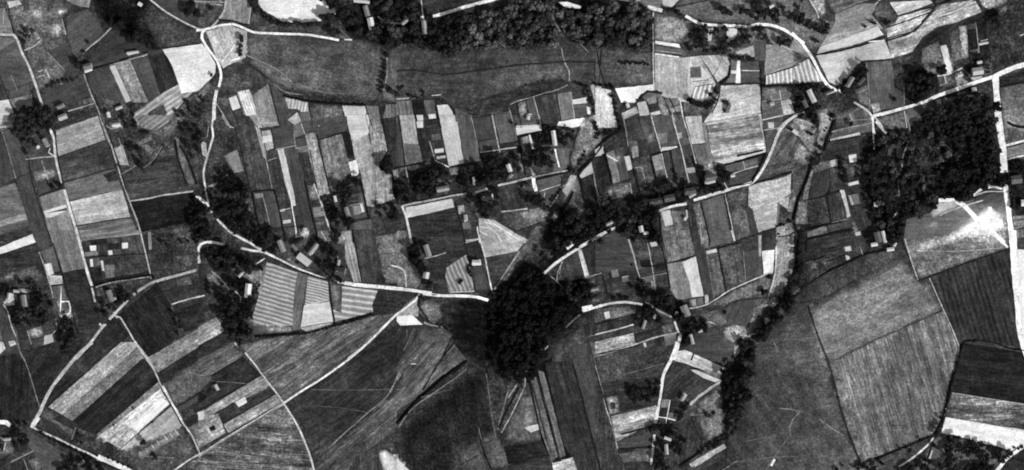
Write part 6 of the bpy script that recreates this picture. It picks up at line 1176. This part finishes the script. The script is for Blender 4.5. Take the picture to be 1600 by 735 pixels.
# ------------------------------------------------------------------ houses
def box(V, Fq, x0, x1, y0, y1, z0, z1):
    n = len(V); V += [(x0, y0, z0), (x1, y0, z0), (x1, y1, z0), (x0, y1, z0), (x0, y0, z1), (x1, y0, z1), (x1, y1, z1), (x0, y1, z1)]
    Fq += [(n, n + 3, n + 2, n + 1), (n + 4, n + 5, n + 6, n + 7), (n, n + 1, n + 5, n + 4), (n + 1, n + 2, n + 6, n + 5), (n + 2, n + 3, n + 7, n + 6), (n + 3, n, n + 4, n + 7)]
HPTS = []
HOUSE_CAT = {'house': ('house', 'house'), 'barn': ('barn', 'barn'), 'shed': ('shed', 'shed'), 'hut': ('hut', 'hut'), 'farmhouse': ('farmhouse', 'farmhouse')}
for hx, hy, L_, W_, ang, roof, label, kind, ht in HOUSES:
    L_ = max(L_ * 0.95, 3.6); W_ = max(W_ * 0.95, 3.0)
    x, y = gp(hx, hy); a = R(ang); ca, sa = math.cos(a), math.sin(a)
    zs = [hz(x + ca * u - sa * v, y + sa * u + ca * v) for u in (-L_ / 2, L_ / 2) for v in (-W_ / 2, W_ / 2)]
    z = max(zs) + 0.9; low = min(zs) - z - 0.3
    HPTS.append((x, y, L_ / 2, W_ / 2, ca, sa))
    nm, cat = HOUSE_CAT[kind]
    root = empty(nm, (x, y, z), a); tag(root, label, cat, {'house': 'houses of the scattered village', 'farmhouse': 'farmhouses', 'barn': 'barns beside the farms', 'shed': 'small sheds near the houses', 'hut': 'tiny garden and field huts'}[kind])
    l, w_ = L_ / 2 - 0.35, W_ / 2 - 0.35; pitch = 0.62 if kind in ('house', 'farmhouse', 'barn') else 0.38; rz_ = ht + w_ * pitch
    V = [(-l, -w_, low), (l, -w_, low), (l, w_, low), (-l, w_, low), (-l, -w_, ht), (l, -w_, ht), (l, w_, ht), (-l, w_, ht), (-l, 0, rz_), (l, 0, rz_)]
    mesh_obj('wall', V, [(0, 1, 5, 4), (2, 3, 7, 6), (1, 2, 6, 9, 5), (3, 0, 4, 8, 7), (0, 3, 2, 1)], WALL, root)
    e, o2, th = 0.35, 0.35, 0.22; V, Fq = [], []
    ze = ht - o2 * pitch + 0.06; zr = rz_ + 0.06
    for s in (-1, 1):
        n = len(V)
        V += [(-l - e, s * (w_ + o2), ze), (l + e, s * (w_ + o2), ze), (l + e, 0, zr), (-l - e, 0, zr), (-l - e, s * (w_ + o2), ze + th), (l + e, s * (w_ + o2), ze + th), (l + e, 0, zr + th), (-l - e, 0, zr + th)]
        Fq += [(n, n + 1, n + 2, n + 3), (n + 7, n + 6, n + 5, n + 4), (n, n + 4, n + 5, n + 1), (n + 1, n + 5, n + 6, n + 2), (n + 3, n + 7, n + 4, n)]
    rf = mesh_obj('roof', V, Fq, ROOF, root, tone=alb(roof * 0.86))
    if kind in ('house', 'farmhouse'):
        for q in ((-0.55,) if L_ < 13 else (-0.6, 0.5)):
            V, Fq = [], []; box(V, Fq, q * l - .35, q * l + .35, -.3, .3, rz_ - .4, rz_ + 1.1); mesh_obj('chimney', V, Fq, WALL, rf)
    V, Fq = [], []; dw = 0.5 if kind != 'barn' else 1.3; box(V, Fq, -dw, dw, -w_ - 0.06, -w_ + .02, 0, min(ht - .3, 2.1 if kind != 'barn' else 2.8)); mesh_obj('door', V, Fq, WOODM, root)
    if kind in ('house', 'farmhouse', 'barn') and L_ > 7:
        for q in (-0.6, 0.6):
            for s in (-1, 1):
                V, Fq = [], []; box(V, Fq, q * l - .45, q * l + .45, s * w_ - 0.05, s * w_ + 0.05, 1.1, 2.3); mesh_obj('window', V, Fq, GLASS, root)
def BELOW_at_point(x, y): return float(below_at(np.array([x]), np.array([y]))[0])
def clear(x, y, r):
    for hx, hy, a, b, ca, sa in HPTS:
        dx, dy = x - hx, y - hy; u, v = abs(dx * ca + dy * sa), abs(-dx * sa + dy * ca)
        if u < a + r * 0.45 and v < b + r * 0.45: return False
    return True
RP = [(np.array(l), w_) for l, w_ in ROAD_LINES]
def off_road(x, y, r):
    for l, w_ in RP:
        if np.min(np.hypot(l[:, 0] - x, l[:, 1] - y)) < w_ + r * 0.35: return False
    return True
# ------------------------------------------------------------------ trees that can be told apart
def scatter(poly, n, r, rg, tries=4000):
    P_ = [gp(*p) for p in poly]; xs = [p[0] for p in P_]; ys = [p[1] for p in P_]; out = []
    for _ in range(tries):
        if len(out) >= n: break
        x, y = rg.uniform(min(xs), max(xs)), rg.uniform(min(ys), max(ys)); q = r * rg.uniform(0.6, 1.15)
        if not pip(np.array([x]), np.array([y]), P_)[0]: continue
        if not clear(x, y, q) or not off_road(x, y, q) or BELOW_at_point(x, y) > 165: continue
        if any(math.hypot(x - a, y - b) < (q + c) * 0.62 for a, b, c in out): continue
        out.append((x, y, q))
    return out
ALLT = []
for t in TREES:
    rg = random.Random(hash(t[-3] if t[0] == 'x' else str(t[1])) % 9973 if False else int(abs(t[1][0][0]) * 77 + abs(t[1][0][1]) * 13))
    if t[0] == 'pts':
        for (px, py, r) in t[1]:
            x, y = gp(px, py); ALLT.append((x, y, r, t[2], t[3], t[4]))
    elif t[0] == 'line':
        _, pts, n, r, label, group, tone, jit = t
        line = smooth_line(pts, 2)
        for k in range(n):
            p = line[min(len(line) - 1, int((k + 0.5) / n * len(line)))]; x, y = gp(*p); q = r * rg.uniform(0.7, 1.1)
            x += rg.uniform(-jit, jit) * r; y += rg.uniform(-jit, jit) * r
            ALLT.append((x, y, q, label, group, tone))
    else:
        _, pts, n, r, label, group, tone = t
        for (x, y, q) in scatter(pts, n, r, rg): ALLT.append((x, y, q, label, group, tone))
def inframe(x, y): return abs(x) < 562 and abs(y) < 259
ALLT = [t for t in ALLT if inframe(t[0], t[1])]
is_bush = lambda l: 'bush' in l or 'scrub tree' in l and False
tr_ = sorted([t for t in ALLT if not is_bush(t[3])], key=lambda t: -t[2]); bu_ = [t for t in ALLT if is_bush(t[3])]
things_, rest_ = tr_[:300], tr_[300:]
print('trees', len(tr_), 'bushes', len(bu_))
def proto_mesh(arr, name, tone): return arr_mesh(name, arr[0], arr[1], arr[2], LEAF, np.full(len(arr[0]), tone))
def leaf_alb(t): return max(0.005, lin(t) * 0.8 * 1.25)
CM = {}
def crown_for(tone, k, kind='crown'):
    key = (round(tone / 4) * 4, k, kind)
    if key not in CM: CM[key] = proto_mesh((PROTO if kind == 'crown' else BUSHC)[k], kind, leaf_alb(key[0]))
    return CM[key]
TRK = []
for s in range(3):
    v, q = trunk_arrays(60 + s); TRK.append(arr_mesh('trunk', v, np.zeros((0, 3), int), q, BARK))
ORD = ['', 'second', 'third', 'fourth', 'fifth', 'sixth', 'seventh', 'eighth', 'ninth', 'tenth', 'eleventh', 'twelfth', 'thirteenth', 'fourteenth', 'fifteenth']
def single_out(lst):
    """trees of one clump or row told apart by their place in it"""
    by = {}
    for i, t in enumerate(lst): by.setdefault(t[4], []).append(i)
    out = list(lst)
    for g_, ids in by.items():
        if len(ids) < 2: continue
        xs = [lst[i][0] for i in ids]; ys = [lst[i][1] for i in ids]
        hor = (max(xs) - min(xs)) >= (max(ys) - min(ys)); ids.sort(key=lambda i: lst[i][0] if hor else -lst[i][1])
        n = len(ids)
        for k, i in enumerate(ids):
            if n > 16: continue
            if k == 0: w = 'leftmost' if hor else 'topmost'
            elif k == n - 1: w = 'rightmost' if hor else 'lowest'
            elif k <= n // 2: w = ORD[k] + (' from the left' if hor else ' from the top')
            else: w = ('second' if n - 1 - k == 1 else ORD[n - 1 - k]) + (' from the right' if hor else ' from the bottom')
            t = lst[i]; b_ = t[3]
            for cut in ('dark ', 'small ', 'black ', 'tiny '):
                if len((b_ + ', ' + w).split()) > 16: b_ = b_.replace(cut, '', 1)
            if len((b_ + ', ' + w).split()) > 16: continue
            t = (t[0], t[1], t[2], b_, t[4], t[5]); out[i] = (t[0], t[1], t[2], t[3] + ', ' + w, t[4], t[5])
    return out
things_ = single_out(things_); bu_ = single_out(bu_)
rg = random.Random(5); first = {}
gcount = {}
for t in things_: gcount[t[4]] = gcount.get(t[4], 0) + 1
for (x, y, r, label, group, tone) in things_:
    k = rg.randrange(5); s = r * rg.uniform(0.95, 1.05)
    o = bpy.data.objects.new('tree', None); COL.objects.link(o); o.empty_display_size = 1
    o.location = (x, y, hz(x, y)); o.rotation_euler = (0, 0, rg.uniform(0, 6.28)); o.scale = (s, s, s * rg.uniform(0.85, 1.1))
    tag(o, label, 'tree', group if gcount[group] > 1 else None)
    c = bpy.data.objects.new('crown', crown_for(tone, k)); COL.objects.link(c); c.parent = o; c.location = (0, 0, 1.35)
    c = bpy.data.objects.new('trunk', TRK[k % 3]); COL.objects.link(c); c.parent = o
gc = {}
for t in bu_: gc[t[4]] = gc.get(t[4], 0) + 1
for (x, y, r, label, group, tone) in bu_:
    k = rg.randrange(6)
    o = bpy.data.objects.new('bush', crown_for(tone, k, 'bush')); COL.objects.link(o)
    o.location = (x, y, hz(x, y) + r * 0.55); o.rotation_euler = (0, 0, rg.uniform(0, 6.28)); o.scale = (r, r, r)
    tag(o, label, 'bush', group if gc[group] > 1 else None)
# ------------------------------------------------------------------ masses
def mass(name, items, protos, mat, trunks=True, zc=1.3):
    V, Tn, Q, tn, n = [], [], [], [], 0
    for (x, y, z, r, tone) in items:
        v, tri, q = protos[RNG.randint(len(protos))]
        a = RNG.uniform(0, 6.28); ca, sa = math.cos(a), math.sin(a); sz = r * RNG.uniform(0.8, 1.2)
        w = np.stack([(v[:, 0] * ca - v[:, 1] * sa) * r + x, (v[:, 0] * sa + v[:, 1] * ca) * r + y, v[:, 2] * sz + z + r * zc], 1)
        V.append(w); Tn.append(tri + n); Q.append(q + n); n += len(w); tn.append(np.full(len(w), leaf_alb(tone) * RNG.uniform(0.6, 1.45)))
        if trunks:
            k = 4; b = np.array([[math.cos(i * 1.57) * .1 * r + x, math.sin(i * 1.57) * .1 * r + y, z - .3] for i in range(k)]); tp = b + np.array([0, 0, r * zc]); V.append(np.concatenate([b, tp]))
            Q.append(np.array([[n + i, n + (i + 1) % k, n + k + (i + 1) % k, n + k + i] for i in range(k)])); n += 8; tn.append(np.full(8, 0.05))
    me = arr_mesh(name, np.concatenate(V), np.concatenate(Tn), np.concatenate(Q), mat, np.concatenate(tn))
    o = bpy.data.objects.new(name, me); COL.objects.link(o); return o
if rest_:
    o = mass('small_trees', [(x, y, hz(x, y), r, tone) for (x, y, r, l, g_, tone) in rest_], FARC, LEAF)
    tag(o, 'small dark trees scattered round the hamlets, hedges and lanes', 'trees', kind='stuff')
nw = 0
for (poly, r, tone, label, gap, hh) in WOODS:
    P_ = [gp(*p) for p in poly]; xs = [p[0] for p in P_]; ys = [p[1] for p in P_]
    sp = r * 1.42; items = []
    rows = int((max(ys) - min(ys)) / (sp * .87)) + 1
    for j in range(rows):
        for i in range(int((max(xs) - min(xs)) / sp) + 2):
            x = min(xs) + (i + 0.5 * (j % 2)) * sp + RNG.uniform(-.38, .38) * sp; y = min(ys) + j * sp * .87 + RNG.uniform(-.38, .38) * sp
            if not pip(np.array([x]), np.array([y]), P_)[0]: continue
            nval = 0.5 + 0.5 * math.sin(x / 9 + 1.7 * math.sin(y / 7)) * math.cos(y / 8 + x / 23)
            if gap > 0 and BELOW_at_point(x, y) > 138: continue
            if gap > 0.03:
                de = float(seg_dist(np.array([x]), np.array([y]), P_ + [P_[0]])[0])
                if de < 7 and RNG.uniform() < 0.4 * (1 - de / 7): continue
            if RNG.uniform() < gap * (0.4 + 1.2 * nval): continue
            q = r * RNG.choice([0.4, 0.55, 0.7, 0.85, 1.0, 1.2, 1.55])
            if not clear(x, y, q) or (gap > 0 and not off_road(x, y, q * .6)): continue
            items.append((x, y, hz(x, y) + RNG.uniform(-.8, 1.6), q, tone * (0.7 + 0.6 * nval) * RNG.choice([0.75, 1.0, 1.25])))
    if not items: continue
    nw += len(items)
    o = mass('wood', items, FARC, LEAF); tag(o, kind='stuff')
    WOODOBJ = o
print('wood crowns', nw)
# ------------------------------------------------------------------ hedges
for (pts, wd, ht, label, tone) in HEDGES:
    line = smooth_line(pts, 1.5); items = []; r = max(0.9, wd * 0.5)
    acc = 0; prev = None
    for p in line:
        x, y = gp(*p)
        if prev is None or math.hypot(x - prev[0], y - prev[1]) > r * 0.75:
            items.append((x + RNG.uniform(-.2, .2) * r, y + RNG.uniform(-.2, .2) * r, hz(x, y) + ht * .5 - r * 0.6, r * RNG.uniform(0.8, 1.15), tone)); prev = (x, y)
    o = mass('hedge', items, BUSHC, LEAF, False, 0.6); tag(o, label, 'hedge')
